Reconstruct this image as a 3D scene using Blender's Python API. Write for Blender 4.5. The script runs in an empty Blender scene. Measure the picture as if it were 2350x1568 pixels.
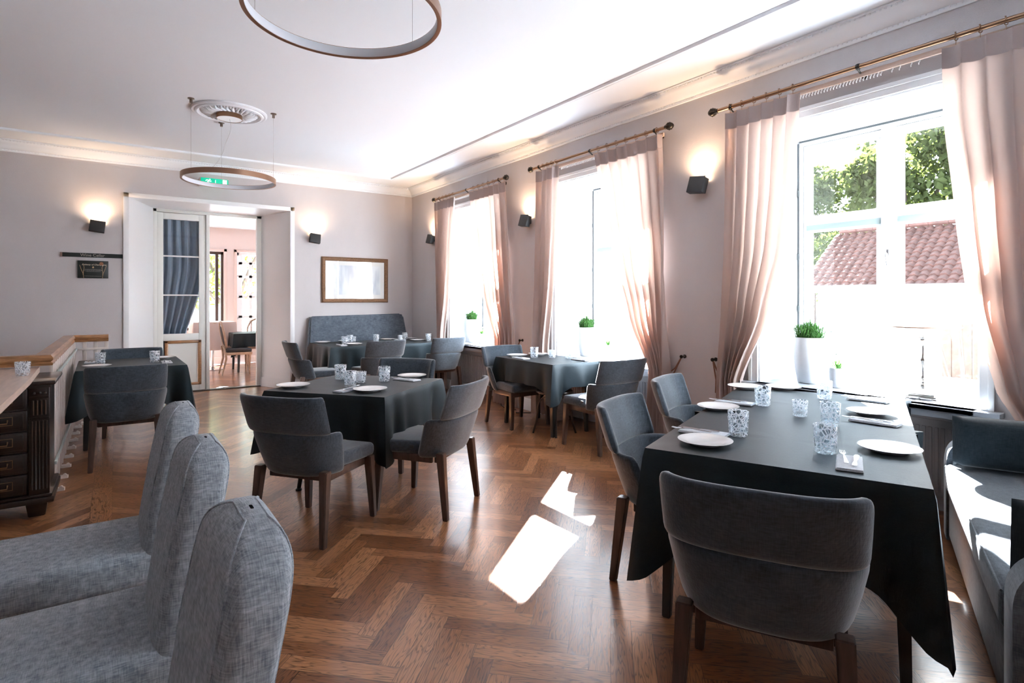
import bpy, bmesh, math, random
from mathutils import Vector, Matrix, noise
PI = math.pi
random.seed(7)
SC = bpy.context.scene
COL = SC.collection

# ---------------------------------------------------------------- camera
cam = bpy.data.cameras.new('camera'); camo = bpy.data.objects.new('camera', cam); COL.objects.link(camo)
cam.sensor_width = 36.0; cam.lens = 36.0 * 1298 / 2350; cam.shift_y = -95.2 / 2350
cam.clip_start = .05; cam.clip_end = 300
camo.location = (0, 0, 1.4); camo.rotation_euler = (PI / 2, 0, -math.radians(35.0))
SC.camera = camo
# ---------------------------------------------------------------- light
SC.view_settings.view_transform = 'Standard'; SC.view_settings.look = 'None'
SC.view_settings.gamma = 1; SC.view_settings.use_curve_mapping = False
SC.view_settings.exposure = 1.62
SKY = 2.6
w = bpy.data.worlds.new('sky'); SC.world = w; w.use_nodes = True
bg = w.node_tree.nodes['Background']; bg.inputs[0].default_value = (.70, .86, 1.0, 1); bg.inputs[1].default_value = SKY
sun = bpy.data.lights.new('sun', 'SUN'); suno = bpy.data.objects.new('sun', sun); COL.objects.link(suno)
sun.energy = 80; sun.angle = math.radians(.6); sun.color = (.91, .955, 1.0)
suno.location = (20, 16, 16)
suno.rotation_euler = Vector((1, .80, .79)).to_track_quat('Z', 'Y').to_euler()

# ---------------------------------------------------------------- materials
MATS = {}
def nt(name):
    m = bpy.data.materials.new(name); m.use_nodes = True; t = m.node_tree
    return m, t, t.nodes['Principled BSDF'], t.nodes['Material Output']
def mat(name, col, rough=.6, metal=0, var=0, scale=8, bump=0, bscale=60, sheen=0, spec=.5, coat=0, stretch=None, emit=None, estr=0):
    if name in MATS: return MATS[name]
    m, t, b, o = nt(name); L = t.links.new
    b.inputs['Base Color'].default_value = (*col, 1); b.inputs['Roughness'].default_value = rough
    b.inputs['Metallic'].default_value = metal; b.inputs['Specular IOR Level'].default_value = spec
    b.inputs['Coat Weight'].default_value = coat; b.inputs['Coat Roughness'].default_value = .1
    if sheen:
        b.inputs['Sheen Weight'].default_value = sheen; b.inputs['Sheen Roughness'].default_value = .4
    if emit:
        b.inputs['Emission Color'].default_value = (*emit, 1); b.inputs['Emission Strength'].default_value = estr
    tc = t.nodes.new('ShaderNodeTexCoord'); mp = t.nodes.new('ShaderNodeMapping')
    L(tc.outputs['Object'], mp.inputs[0])
    if stretch: mp.inputs['Scale'].default_value = stretch
    if var:
        n = t.nodes.new('ShaderNodeTexNoise'); n.inputs['Scale'].default_value = scale; n.inputs['Detail'].default_value = 5
        r = t.nodes.new('ShaderNodeValToRGB'); L(mp.outputs[0], n.inputs['Vector']); L(n.outputs['Fac'], r.inputs[0])
        r.color_ramp.elements[0].position = .3; r.color_ramp.elements[1].position = .7
        r.color_ramp.elements[0].color = (*[c * (1 - var) for c in col], 1)
        r.color_ramp.elements[1].color = (*[min(1, c * (1 + var)) for c in col], 1)
        L(r.outputs[0], b.inputs['Base Color'])
    if bump:
        n2 = t.nodes.new('ShaderNodeTexNoise'); n2.inputs['Scale'].default_value = bscale; n2.inputs['Detail'].default_value = 3
        bp = t.nodes.new('ShaderNodeBump'); bp.inputs['Strength'].default_value = bump; bp.inputs['Distance'].default_value = .01
        L(mp.outputs[0], n2.inputs['Vector']); L(n2.outputs['Fac'], bp.inputs['Height']); L(bp.outputs[0], b.inputs['Normal'])
    MATS[name] = m
    return m
def rim(t, lo, hi):
    """reflectance of a thin sheet seen from either side"""
    lw = t.nodes.new('ShaderNodeLayerWeight'); lw.inputs['Blend'].default_value = .5
    p = t.nodes.new('ShaderNodeMath'); p.operation = 'POWER'; p.inputs[1].default_value = 4.0; t.links.new(lw.outputs['Facing'], p.inputs[0])
    r = t.nodes.new('ShaderNodeMapRange'); r.inputs['To Min'].default_value = lo; r.inputs['To Max'].default_value = hi; t.links.new(p.outputs[0], r.inputs['Value'])
    return r.outputs[0], lw
def weave(name, c1, c2, fine=420, sheen=.3, bump=.5, soft=14):
    """Woven cloth: crossed thread noise over a soft mottling."""
    m, t, b, o = nt(name); L = t.links.new
    tc = t.nodes.new('ShaderNodeTexCoord'); outs = []
    for s in ((fine, fine * .12, fine * .12), (fine * .12, fine, fine * .12), (fine * .12, fine * .12, fine)):
        mp = t.nodes.new('ShaderNodeMapping'); mp.inputs['Scale'].default_value = s; L(tc.outputs['Object'], mp.inputs[0])
        n = t.nodes.new('ShaderNodeTexNoise'); n.inputs['Scale'].default_value = 1; n.inputs['Detail'].default_value = 1
        L(mp.outputs[0], n.inputs['Vector']); outs.append(n.outputs['Fac'])
    a = t.nodes.new('ShaderNodeMath'); a.operation = 'ADD'; L(outs[0], a.inputs[0]); L(outs[1], a.inputs[1])
    a2 = t.nodes.new('ShaderNodeMath'); a2.operation = 'ADD'; L(a.outputs[0], a2.inputs[0]); L(outs[2], a2.inputs[1])
    n = t.nodes.new('ShaderNodeTexNoise'); n.inputs['Scale'].default_value = soft; n.inputs['Detail'].default_value = 4; L(tc.outputs['Object'], n.inputs['Vector'])
    a3 = t.nodes.new('ShaderNodeMath'); a3.operation = 'MULTIPLY_ADD'; L(n.outputs['Fac'], a3.inputs[0]); a3.inputs[1].default_value = .9; L(a2.outputs[0], a3.inputs[2])
    r = t.nodes.new('ShaderNodeMapRange'); r.inputs['From Min'].default_value = 1.45; r.inputs['From Max'].default_value = 2.45; L(a3.outputs[0], r.inputs['Value'])
    mx = t.nodes.new('ShaderNodeMix'); mx.data_type = 'RGBA'; L(r.outputs[0], mx.inputs['Factor'])
    mx.inputs['A'].default_value = (*c1, 1); mx.inputs['B'].default_value = (*c2, 1); L(mx.outputs['Result'], b.inputs['Base Color'])
    bp = t.nodes.new('ShaderNodeBump'); bp.inputs['Strength'].default_value = bump; bp.inputs['Distance'].default_value = .0012
    L(a2.outputs[0], bp.inputs['Height']); L(bp.outputs[0], b.inputs['Normal'])
    b.inputs['Roughness'].default_value = .9; b.inputs['Specular IOR Level'].default_value = .15
    b.inputs['Sheen Weight'].default_value = sheen; b.inputs['Sheen Roughness'].default_value = .45
    MATS[name] = m
    return m
def translucent(name, cd, ct, f=.45):
    m, t, b, o = nt(name); L = t.links.new
    tr = t.nodes.new('ShaderNodeBsdfTranslucent'); tr.inputs[0].default_value = (*ct, 1)
    b.inputs['Base Color'].default_value = (*cd, 1); b.inputs['Roughness'].default_value = .9; b.inputs['Specular IOR Level'].default_value = .1
    mx = t.nodes.new('ShaderNodeMixShader'); mx.inputs[0].default_value = f
    L(b.outputs[0], mx.inputs[1]); L(tr.outputs[0], mx.inputs[2]); L(mx.outputs[0], o.inputs[0])
    tc = t.nodes.new('ShaderNodeTexCoord'); n = t.nodes.new('ShaderNodeTexNoise'); n.inputs['Scale'].default_value = 220
    mp = t.nodes.new('ShaderNodeMapping'); mp.inputs['Scale'].default_value = (1, 1, .15); L(tc.outputs['Object'], mp.inputs[0]); L(mp.outputs[0], n.inputs['Vector'])
    bp = t.nodes.new('ShaderNodeBump'); bp.inputs['Strength'].default_value = .25; bp.inputs['Distance'].default_value = .001
    L(n.outputs['Fac'], bp.inputs['Height']); L(bp.outputs[0], b.inputs['Normal'])
    MATS[name] = m
    return m
def pane_mat(name='window glass', haze=0.0):
    m, t, b, o = nt(name); L = t.links.new
    t.nodes.remove(b)
    tr = t.nodes.new('ShaderNodeBsdfTransparent'); gl = t.nodes.new('ShaderNodeBsdfGlossy'); gl.inputs['Roughness'].default_value = .02
    fr, lw = rim(t, .03, .7)
    mx = t.nodes.new('ShaderNodeMixShader'); L(fr, mx.inputs[0]); L(tr.outputs[0], mx.inputs[1]); L(gl.outputs[0], mx.inputs[2])
    L(mx.outputs[0], o.inputs[0])
    MATS[name] = m
    return m
def crystal_mat(name='cut crystal', scale=46, thr=.040):
    m, t, b, o = nt(name); L = t.links.new
    tc = t.nodes.new('ShaderNodeTexCoord')
    v = t.nodes.new('ShaderNodeTexVoronoi'); v.feature = 'DISTANCE_TO_EDGE'; v.inputs['Scale'].default_value = scale
    L(tc.outputs['Object'], v.inputs['Vector'])
    cr = t.nodes.new('ShaderNodeMapRange'); cr.inputs['From Min'].default_value = thr * .4; cr.inputs['From Max'].default_value = thr * 1.7
    cr.inputs['To Min'].default_value = .85; cr.inputs['To Max'].default_value = 0.0; L(v.outputs['Distance'], cr.inputs['Value'])
    b.inputs['Base Color'].default_value = (.95, .97, 1, 1); b.inputs['Roughness'].default_value = .25
    tr = t.nodes.new('ShaderNodeBsdfTransparent'); tr.inputs[0].default_value = (.90, .94, .97, 1)
    gl = t.nodes.new('ShaderNodeBsdfGlossy'); gl.inputs['Roughness'].default_value = .05
    fr, lw = rim(t, .10, .9)
    bp = t.nodes.new('ShaderNodeBump'); bp.inputs['Strength'].default_value = .8; bp.inputs['Distance'].default_value = .004
    L(v.outputs['Distance'], bp.inputs['Height'])
    for n in (gl, lw, b): L(bp.outputs[0], n.inputs['Normal'])
    mx = t.nodes.new('ShaderNodeMixShader'); L(fr, mx.inputs[0]); L(tr.outputs[0], mx.inputs[1]); L(gl.outputs[0], mx.inputs[2])
    tl = t.nodes.new('ShaderNodeBsdfTranslucent'); tl.inputs[0].default_value = (.95, .97, 1, 1)
    m3 = t.nodes.new('ShaderNodeMixShader'); m3.inputs[0].default_value = .5; L(b.outputs[0], m3.inputs[1]); L(tl.outputs[0], m3.inputs[2])
    m2 = t.nodes.new('ShaderNodeMixShader'); L(cr.outputs[0], m2.inputs[0]); L(mx.outputs[0], m2.inputs[1]); L(m3.outputs[0], m2.inputs[2])
    L(m2.outputs[0], o.inputs[0]); MATS[name] = m
    return m
def parquet_mat():
    m, t, b, o = nt('oak herringbone parquet'); L = t.links.new
    def M(op, *a):
        n = t.nodes.new('ShaderNodeMath'); n.operation = op
        for i, x in enumerate(a):
            if isinstance(x, (int, float)): n.inputs[i].default_value = x
            else: L(x, n.inputs[i])
        return n.outputs[0]
    uv = t.nodes.new('ShaderNodeAttribute'); uv.attribute_name = 'plank'
    rn = t.nodes.new('ShaderNodeAttribute'); rn.attribute_name = 'rnd'
    sp = t.nodes.new('ShaderNodeSeparateXYZ'); L(uv.outputs['Vector'], sp.inputs[0]); U, V = sp.outputs[0], sp.outputs[1]
    R = rn.outputs['Fac']
    cb = t.nodes.new('ShaderNodeCombineXYZ')
    L(M('MULTIPLY', U, 3.0), cb.inputs[0]); L(M('MULTIPLY', V, 26.0), cb.inputs[1]); L(M('MULTIPLY', R, 57.0), cb.inputs[2])
    n1 = t.nodes.new('ShaderNodeTexNoise'); n1.inputs['Scale'].default_value = 1.0; n1.inputs['Detail'].default_value = 2; L(cb.outputs[0], n1.inputs['Vector'])
    # growth rings: banded noise gives cathedral figure
    rings = M('FRACT', M('MULTIPLY', n1.outputs['Fac'], 11.0))
    rr = t.nodes.new('ShaderNodeValToRGB'); L(rings, rr.inputs[0])
    e = rr.color_ramp.elements; e[0].position = 0; e[0].color = (.0, .0, .0, 1); e[1].position = .35; e[1].color = (1, 1, 1, 1)
    e2 = rr.color_ramp.elements.new(.85); e2.color = (.85, .85, .85, 1); e3 = rr.color_ramp.elements.new(1.0); e3.color = (0, 0, 0, 1)
    cb2 = t.nodes.new('ShaderNodeCombineXYZ')
    L(M('MULTIPLY', U, 14.0), cb2.inputs[0]); L(M('MULTIPLY', V, 420.0), cb2.inputs[1]); L(M('MULTIPLY', R, 91.0), cb2.inputs[2])
    n2 = t.nodes.new('ShaderNodeTexNoise'); n2.inputs['Scale'].default_value = 1.0; n2.inputs['Detail'].default_value = 3; L(cb2.outputs[0], n2.inputs['Vector'])
    base = t.nodes.new('ShaderNodeValToRGB'); L(R, base.inputs[0])
    q = base.color_ramp.elements; q[0].position = 0; q[0].color = (.19, .068, .025, 1); q[1].position = 1; q[1].color = (.44, .20, .088, 1)
    k = base.color_ramp.elements.new(.55); k.color = (.295, .118, .046, 1)
    fac = M('MULTIPLY_ADD', rr.outputs[0], .62, M('MULTIPLY_ADD', n2.outputs['Fac'], .9, 0.0))
    mr = t.nodes.new('ShaderNodeMapRange'); mr.inputs['From Min'].default_value = .2; mr.inputs['From Max'].default_value = 1.1
    mr.inputs['To Min'].default_value = .18; mr.inputs['To Max'].default_value = 1.25; L(fac, mr.inputs['Value'])
    mul = t.nodes.new('ShaderNodeMix'); mul.data_type = 'RGBA'; mul.blend_type = 'MULTIPLY'; mul.inputs['Factor'].default_value = 1
    L(base.outputs[0], mul.inputs['A'])
    g = t.nodes.new('ShaderNodeCombineColor'); [L(mr.outputs[0], g.inputs[i]) for i in range(3)]; L(g.outputs[0], mul.inputs['B'])
    ed = t.nodes.new('ShaderNodeAttribute'); ed.attribute_name = 'plank'
    # seams: distance to plank edge (z of the attribute carries plank length)
    dv = M('MINIMUM', V, M('SUBTRACT', PLW, V)); du = M('MINIMUM', U, M('SUBTRACT', sp.outputs[2], U))
    dd = M('MINIMUM', dv, du)
    sm = t.nodes.new('ShaderNodeMapRange'); sm.inputs['From Min'].default_value = .0004; sm.inputs['From Max'].default_value = .0018
    sm.inputs['To Min'].default_value = .3; L(dd, sm.inputs['Value'])
    m2 = t.nodes.new('ShaderNodeMix'); m2.data_type = 'RGBA'; m2.blend_type = 'MULTIPLY'; m2.inputs['Factor'].default_value = 1
    g2 = t.nodes.new('ShaderNodeCombineColor'); [L(sm.outputs[0], g2.inputs[i]) for i in range(3)]
    L(mul.outputs['Result'], m2.inputs['A']); L(g2.outputs[0], m2.inputs['B']); L(m2.outputs['Result'], b.inputs['Base Color'])
    rg = t.nodes.new('ShaderNodeMapRange'); rg.inputs['To Min'].default_value = .24; rg.inputs['To Max'].default_value = .36; L(n2.outputs['Fac'], rg.inputs['Value'])
    L(rg.outputs[0], b.inputs['Roughness']); b.inputs['Specular IOR Level'].default_value = .55
    b.inputs['Coat Weight'].default_value = .35; b.inputs['Coat Roughness'].default_value = .16
    bp = t.nodes.new('ShaderNodeBump'); bp.inputs['Strength'].default_value = .25; bp.inputs['Distance'].default_value = .0015
    L(M('ADD', sm.outputs[0], M('MULTIPLY', n2.outputs['Fac'], .25)), bp.inputs['Height']); L(bp.outputs[0], b.inputs['Normal'])
    return m
PLL, PLW = .45, .085

wallpaper = mat('wallpaper', (.59, .557, .56), .85, var=.03, scale=3, bump=.25, bscale=350, stretch=(1, 1, .4), spec=.2)
white = mat('white paint', (.86, .87, .88), .45)
winwhite = mat('window paint', (.66, .68, .69), .45)
plaster = mat('ceiling paint', (.80, .85, .90), .9, spec=.1)
cream = mat('cream door paint', (.80, .80, .76), .4)
fabric = weave('grey velvet', (.028, .038, .050), (.070, .090, .113), 300, .62, .35, 9)
linen = weave('grey linen', (.19, .225, .26), (.50, .545, .59), 330, .2, .8, 40)
sofafab = weave('sofa fabric', (.06, .072, .088), (.15, .175, .20), 300, .4, .35, 8)
darkfab = weave('dark velvet', (.010, .017, .022), (.022, .031, .038), 300, .3, .3, 9)
benchfab = weave('bench velvet', (.065, .082, .105), (.15, .18, .22), 200, .5, .3, 8)
walnut = mat('walnut legs', (.075, .045, .035), .38, var=.35, scale=12, stretch=(6, 6, .6), coat=.2)
blackwood = mat('black lacquered wood', (.02, .022, .024), .35, coat=.2)
cloth = weave('black tablecloth', (.0025, .0055, .0075), (.006, .0115, .0145), 520, .03, .25, 5)
MATS['black tablecloth'].node_tree.nodes['Principled BSDF'].inputs['Roughness'].default_value = .50
cb_ = MATS['black tablecloth'].node_tree.nodes['Principled BSDF']; cb_.inputs['Specular IOR Level'].default_value = .5; cb_.inputs['Specular Tint'].default_value = (.70, .88, 1, 1)
porcelain = mat('porcelain', (.88, .88, .87), .18, coat=.4)
napkinm = weave('napkin linen', (.55, .58, .62), (.75, .78, .82), 600, .1, .2, 8)
steel = mat('cutlery steel', (.78, .80, .82), .16, metal=1)
silver = mat('silver', (.42, .40, .38), .25, metal=1)
crystal = crystal_mat(); crystal2 = crystal_mat('ribbed crystal', 62, .06)
glass = pane_mat()
curtainm = translucent('curtain linen', (.60, .53, .51), (.72, .50, .40), .40)
headm = mat('curtain heading tape', (.42, .35, .335), .9, spec=.1, bump=.2, bscale=300)
brass = mat('antique brass', (.34, .21, .13), .32, metal=1)
bronze = mat('bronze ring', (.36, .22, .15), .35, metal=.9)
ironm = mat('dark iron', (.03, .028, .025), .4, metal=.6)
blackmetal = mat('black sconce metal', (.025, .03, .034), .5)
oakrail = mat('oak rail', (.36, .175, .075), .35, var=.3, scale=14, stretch=(1, .3, 5), coat=.3)
palewood = mat('pale wood', (.66, .50, .41), .4, var=.12, scale=10, stretch=(4, .5, 4), coat=.2)
railwhite = mat('baluster paint', (.70, .63, .585), .45)
sage = mat('sage strip', (.45, .52, .50), .4)
chestwood = mat('dark chest wood', (.012, .007, .006), .30, var=.5, scale=10, stretch=(1, 1, 8), coat=.35)
gold = mat('gilt frame', (.27, .155, .09), .4, metal=.7, var=.4, scale=90, bump=.8, bscale=120)
ceramic = mat('white ceramic', (.66, .68, .71), .45, bump=.1, bscale=30)
leafm = translucent('plant leaf', (.05, .13, .035), (.09, .22, .05), .35)
soil = mat('soil', (.05, .035, .025), .95)
greysill = mat('grey sill paint', (.40, .44, .49), .35)
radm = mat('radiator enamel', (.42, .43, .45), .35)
rope = mat('rope', (.22, .10, .06), .8, bump=.8, bscale=200)

# ---------------------------------------------------------------- mesh helpers
def V3(x, y, z): return Vector((x, y, z))
def T(loc=(0, 0, 0), rz=0, rx=0, ry=0): return Matrix.Translation(loc) @ Matrix.Rotation(rz, 4, 'Z') @ Matrix.Rotation(ry, 4, 'Y') @ Matrix.Rotation(rx, 4, 'X')
def obj(name, bm, m, parent=None, smooth=35, recalc=True):
    me = bpy.data.meshes.new(name)
    if recalc: bmesh.ops.recalc_face_normals(bm, faces=bm.faces)
    bm.to_mesh(me); bm.free()
    for mm in (m if isinstance(m, (list, tuple)) else [m]): me.materials.append(mm)
    if smooth:
        me.polygons.foreach_set('use_smooth', [True] * len(me.polygons))
        me.set_sharp_from_angle(angle=math.radians(smooth))
    o = bpy.data.objects.new(name, me); COL.objects.link(o)
    if parent: o.parent = parent
    return o
def tag(o, label=None, cat=None, group=None, kind=None):
    if label: o['label'] = label
    if cat: o['category'] = cat
    if group: o['group'] = group
    if kind: o['kind'] = kind
    return o
def empty(name, loc=(0, 0, 0), rz=0, label=None, cat=None, group=None, kind=None, parent=None):
    o = bpy.data.objects.new(name, None); COL.objects.link(o); o.location = loc; o.rotation_euler = (0, 0, rz); o.empty_display_size = .1
    if parent: o.parent = parent
    return tag(o, label, cat, group, kind)
def dup(root, loc=None, rz=None, label=None, group=None):
    r = root.copy(); COL.objects.link(r)
    def kids(a, b):
        for ch in list(a.children):
            c = ch.copy(); COL.objects.link(c); c.parent = b; kids(ch, c)
    kids(root, r)
    if loc is not None: r.location = loc
    if rz is not None: r.rotation_euler = (0, 0, rz)
    if label: r['label'] = label
    if group: r['group'] = group
    return r
def BM(): return bmesh.new()
def box(b, c, s, bev=0, M=None, seg=2):
    vs = bmesh.ops.create_cube(b, size=1.0)['verts']
    for v in vs:
        v.co = Vector((v.co.x * s[0] + c[0], v.co.y * s[1] + c[1], v.co.z * s[2] + c[2]))
        if M is not None: v.co = M @ v.co
    if bev: bmesh.ops.bevel(b, geom=list(set(e for v in vs for e in v.link_edges)), offset=min(bev, min(s) * .49), segments=seg, affect='EDGES', profile=.5)
    return b
def bx(b, x0, x1, y0, y1, z0, z1, bev=0, M=None): return box(b, ((x0 + x1) / 2, (y0 + y1) / 2, (z0 + z1) / 2), (abs(x1 - x0), abs(y1 - y0), abs(z1 - z0)), bev, M)
def tube(b, pts, r, n=10, cap=True, closed=False):
    pts = [Vector(p) for p in pts]; N = len(pts); rs = r if isinstance(r, (list, tuple)) else [r] * N
    rings = []; up = None
    for i, p in enumerate(pts):
        if closed: d = (pts[(i + 1) % N] - pts[i - 1])
        else: d = (pts[min(i + 1, N - 1)] - pts[max(i - 1, 0)])
        d.normalize()
        if up is None:
            up = Vector((0, 0, 1)) if abs(d.z) < .9 else Vector((1, 0, 0))
        a = d.cross(up).normalized(); c = a.cross(d).normalized(); up = c
        rings.append([b.verts.new(p + (a * math.cos(2 * PI * k / n) + c * math.sin(2 * PI * k / n)) * rs[i]) for k in range(n)])
    for i in range(N if closed else N - 1):
        A, B = rings[i], rings[(i + 1) % N]
        for k in range(n): b.faces.new((A[k], A[(k + 1) % n], B[(k + 1) % n], B[k]))
    if cap and not closed:
        b.faces.new(rings[0][::-1]); b.faces.new(rings[-1])
    return b
def lathe(b, prof, n=24, M=None, cap=True):
    rings = []
    for r, z in prof:
        rr = max(r, 1e-5)
        rings.append([b.verts.new((rr * math.cos(2 * PI * k / n), rr * math.sin(2 * PI * k / n), z)) for k in range(n)])
    for A, B in zip(rings, rings[1:]):
        for k in range(n): b.faces.new((A[k], A[(k + 1) % n], B[(k + 1) % n], B[k]))
    if cap:
        b.faces.new(rings[0][::-1]); b.faces.new(rings[-1])
    if M is not None:
        for R in rings:
            for v in R: v.co = M @ v.co
    return b
def grid(b, nu, nv, fn, wrapu=False):
    g = [[b.verts.new(fn(i / (nu if wrapu else nu - 1) if nu > 1 else 0, j / (nv - 1))) for j in range(nv)] for i in range(nu)]
    for i in range(nu if wrapu else nu - 1):
        for j in range(nv - 1):
            i2 = (i + 1) % nu
            b.faces.new((g[i][j], g[i2][j], g[i2][j + 1], g[i][j + 1]))
    return g
def extrude_profile(b, prof, axis, a0, a1):
    """prof: list of (p,q) ; axis 'x' -> (a,p,q), 'y' -> (p,a,q); a0/a1 may be functions of (p,q) for mitres"""
    f0 = a0 if callable(a0) else (lambda p, q: a0); f1 = a1 if callable(a1) else (lambda p, q: a1)
    mk = (lambda a, p, q: (a, p, q)) if axis == 'x' else (lambda a, p, q: (p, a, q))
    A = [b.verts.new(mk(f0(p, q), p, q)) for p, q in prof]; B = [b.verts.new(mk(f1(p, q), p, q)) for p, q in prof]
    n = len(prof)
    for i in range(n): b.faces.new((A[i], A[(i + 1) % n], B[(i + 1) % n], B[i]))
    b.faces.new(A[::-1]); b.faces.new(B)
    return b
def leg_taper(b, p0, p1, s0, s1, bev=.004):
    """square leg from top p0 (half size s0) to foot p1 (half size s1)"""
    vs = []
    for p, s in ((p0, s0), (p1, s1)):
        vs.append([b.verts.new((p[0] + dx * s, p[1] + dy * s, p[2])) for dx, dy in ((-1, -1), (1, -1), (1, 1), (-1, 1))])
    fs = [b.faces.new((vs[0][k], vs[0][(k + 1) % 4], vs[1][(k + 1) % 4], vs[1][k])) for k in range(4)]
    b.faces.new(vs[0][::-1]); b.faces.new(vs[1])
    es = [e for f in fs for e in f.edges]
    bmesh.ops.bevel(b, geom=list(set(es)), offset=bev, segments=2, affect='EDGES')
    return b

# ---------------------------------------------------------------- the setting
W, D, CZ, CB = 4.3, 9.233, 3.355, 3.22      # right wall, back wall, ceiling, cornice foot
XL, YN = -4.0, -4.2                          # left wall and the wall behind
SILL, WT = .735, 2.79
WINS = [(1.184 + 2.59 * k, 2.63 + 2.59 * k) for k in (0, 1, 2, -1)]
struct = lambda name, b, m, parent=None, **k: tag(obj(name, b, m, parent, **k), kind=None if parent else 'structure')

# floor: every plank of the herringbone is a face with its own figure
def parquet(name, x0, x1, y0, y1, z, strips=()):
    me = bpy.data.meshes.new(name); vs = []; fs = []; pl = []; rn = []
    rnd = random.Random(3); c45 = math.cos(PI / 4)
    def add(quad, L_, W_):
        cx_ = sum(q[0] for q in quad) / 4; cy_ = sum(q[1] for q in quad) / 4
        if not (x0 - .3 < cx_ < x1 + .3 and y0 - .3 < cy_ < y1 + .3): return
        q2 = [(min(max(a, x0), x1), min(max(b_, y0), y1)) for a, b_ in quad]
        if len(set(q2)) < 4: return
        k = len(vs); vs.extend((a, b_, z) for a, b_ in q2); fs.append((k, k + 1, k + 2, k + 3))
        fl = rnd.random() < .5
        for u, v in ((0, 0), (L_, 0), (L_, W_), (0, W_)): pl.append((u, v, L_))
        rn.extend([rnd.random()] * 4)
    R = max(x1 - x0, y1 - y0) + 2; L_, w_ = PLL, PLW
    n = int(R * 1.6 / w_); mN = int(R / L_) + 2; cx0, cy0 = (x0 + x1) / 2, (y0 + y1) / 2
    rot = lambda x, y: (cx0 + (x - y) * c45, cy0 + (x + y) * c45)
    for j in range(-mN, mN):
        for i in range(-n, n):
            ox, oy = i * w_ + j * L_, i * w_ - j * L_
            if abs(ox) > R or abs(oy) > R: continue
            add([rot(ox, oy), rot(ox + L_, oy), rot(ox + L_, oy + w_), rot(ox, oy + w_)], L_, w_)
            a, b_ = ox + L_, oy + w_ - L_
            add([rot(a + w_, b_), rot(a + w_, b_ + L_), rot(a, b_ + L_), rot(a, b_)], L_, w_)
    for (sx0, sx1, sy0, sy1) in strips:        # straight border boards let in between two fields
        yy = sy0; 
        while yy < sy1:
            k = len(vs); y2 = min(yy + 1.3, sy1)
            vs.extend([(sx0, yy, z + .0008), (sx0, y2, z + .0008), (sx1, y2, z + .0008), (sx1, yy, z + .0008)]); fs.append((k, k + 3, k + 2, k + 1))
            for u, v in ((0, 0), (0, PLW), (y2 - yy, PLW), (y2 - yy, 0)): pl.append((u, v, y2 - yy))
            rn.extend([rnd.random()] * 4); yy = y2
    me.from_pydata(vs, [], fs)
    A = me.attributes.new('plank', 'FLOAT_VECTOR', 'CORNER'); A.data.foreach_set('vector', [c for p in pl for c in p])
    B = me.attributes.new('rnd', 'FLOAT', 'CORNER'); B.data.foreach_set('value', rn)
    me.materials.append(PARQ); o = bpy.data.objects.new(name, me); COL.objects.link(o)
    return tag(o, kind='structure')
PARQ = parquet_mat()
parquet('floor', XL, W + .2, YN, 9.9, 0, [(-.14, -.02, .0, 9.2)])
b = BM(); bx(b, XL, W + .2, YN, 9.9, -.3, -.004); struct('floor_slab', b, mat('subfloor', (.08, .04, .02), .8))
b = BM(); bx(b, XL - .2, W + .7, YN - .2, 9.95, CZ, CZ + .2); struct('ceiling', b, plaster)
b = BM(); bx(b, XL - .2, XL, YN - .2, D, 0, CZ); struct('wall_left', b, wallpaper)
b = BM(); bx(b, XL, W + .7, YN - .2, YN, 0, CZ); struct('wall_front', b, wallpaper)
# wall with windows: solid pieces round each opening, a shallow niche below each sill
b = BM(); ys = sorted(WINS); y = YN - .2
for (a, c) in ys:
    bx(b, W, W + .7, y, a, -.3, CZ); bx(b, W, W + .7, a, c, WT, CZ); bx(b, W + .22, W + .7, a, c, -.3, SILL - .04); y = c
bx(b, W, W + .7, y, 9.95, -.3, CZ); struct('wall_right', b, wallpaper)
b = BM(); DX0, DX1, DT = .134, 2.238, 2.795
bx(b, XL - .2, DX0, D, D + .7, 0, CZ); bx(b, DX1, W, D, D + .7, 0, CZ); bx(b, DX0, DX1, D, D + .7, DT, CZ); struct('wall_back', b, wallpaper)
# cornice, mitred in the corner
cor = [(0, CB), (.012, CB), (.02, CB + .012), (.02, CB + .026), (.03, CB + .03), (.05, CB + .06), (.085, CB + .09), (.12, CB + .105), (.125, CB + .12), (.14, CB + .124), (.14, CZ - .002), (0, CZ - .002)]
b = BM()
extrude_profile(b, [(W - p, q) for p, q in cor], 'y', YN, lambda p, q: D - (W - p))
extrude_profile(b, [(D - p, q) for p, q in cor], 'x', XL, lambda p, q: W - (D - p))
struct('trim_1', b, plaster, smooth=50)
b = BM()          # bead rows of the cornice
for k in range(300):
    yy = D - .16 - k * .032
    if yy < .4: break
    for dx, zz, r in ((.128, CB + .113, .008), (.023, CB + .02, .006)):
        bmesh.ops.create_icosphere(b, subdivisions=1, radius=r, matrix=T((W - dx, yy, zz)))
for k in range(170):
    xx = W - .16 - k * .032
    for dx, zz, r in ((.128, CB + .113, .008), (.023, CB + .02, .006)):
        bmesh.ops.create_icosphere(b, subdivisions=1, radius=r, matrix=T((xx, D - dx, zz)))
struct('trim_2', b, plaster)
b = BM(); G = .66
prof = [(G - .03, CZ + .001), (G - .03, CZ - .012), (G - .018, CZ - .02), (G - .004, CZ - .012), (G + .004, CZ - .012), (G + .014, CZ - .024), (G + .028, CZ - .024), (G + .036, CZ - .01), (G + .036, CZ + .001)]
extrude_profile(b, [(W - p, q) for p, q in prof], 'y', YN, lambda p, q: D - (W - p))
extrude_profile(b, [(D - p, q) for p, q in prof], 'x', XL, lambda p, q: W - (D - p))
struct('trim_3', b, plaster, smooth=50)
base = [(0, 0), (.024, 0), (.024, .10), (.016, .112), (.016, .135), (.006, .15), (0, .15)]
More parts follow.
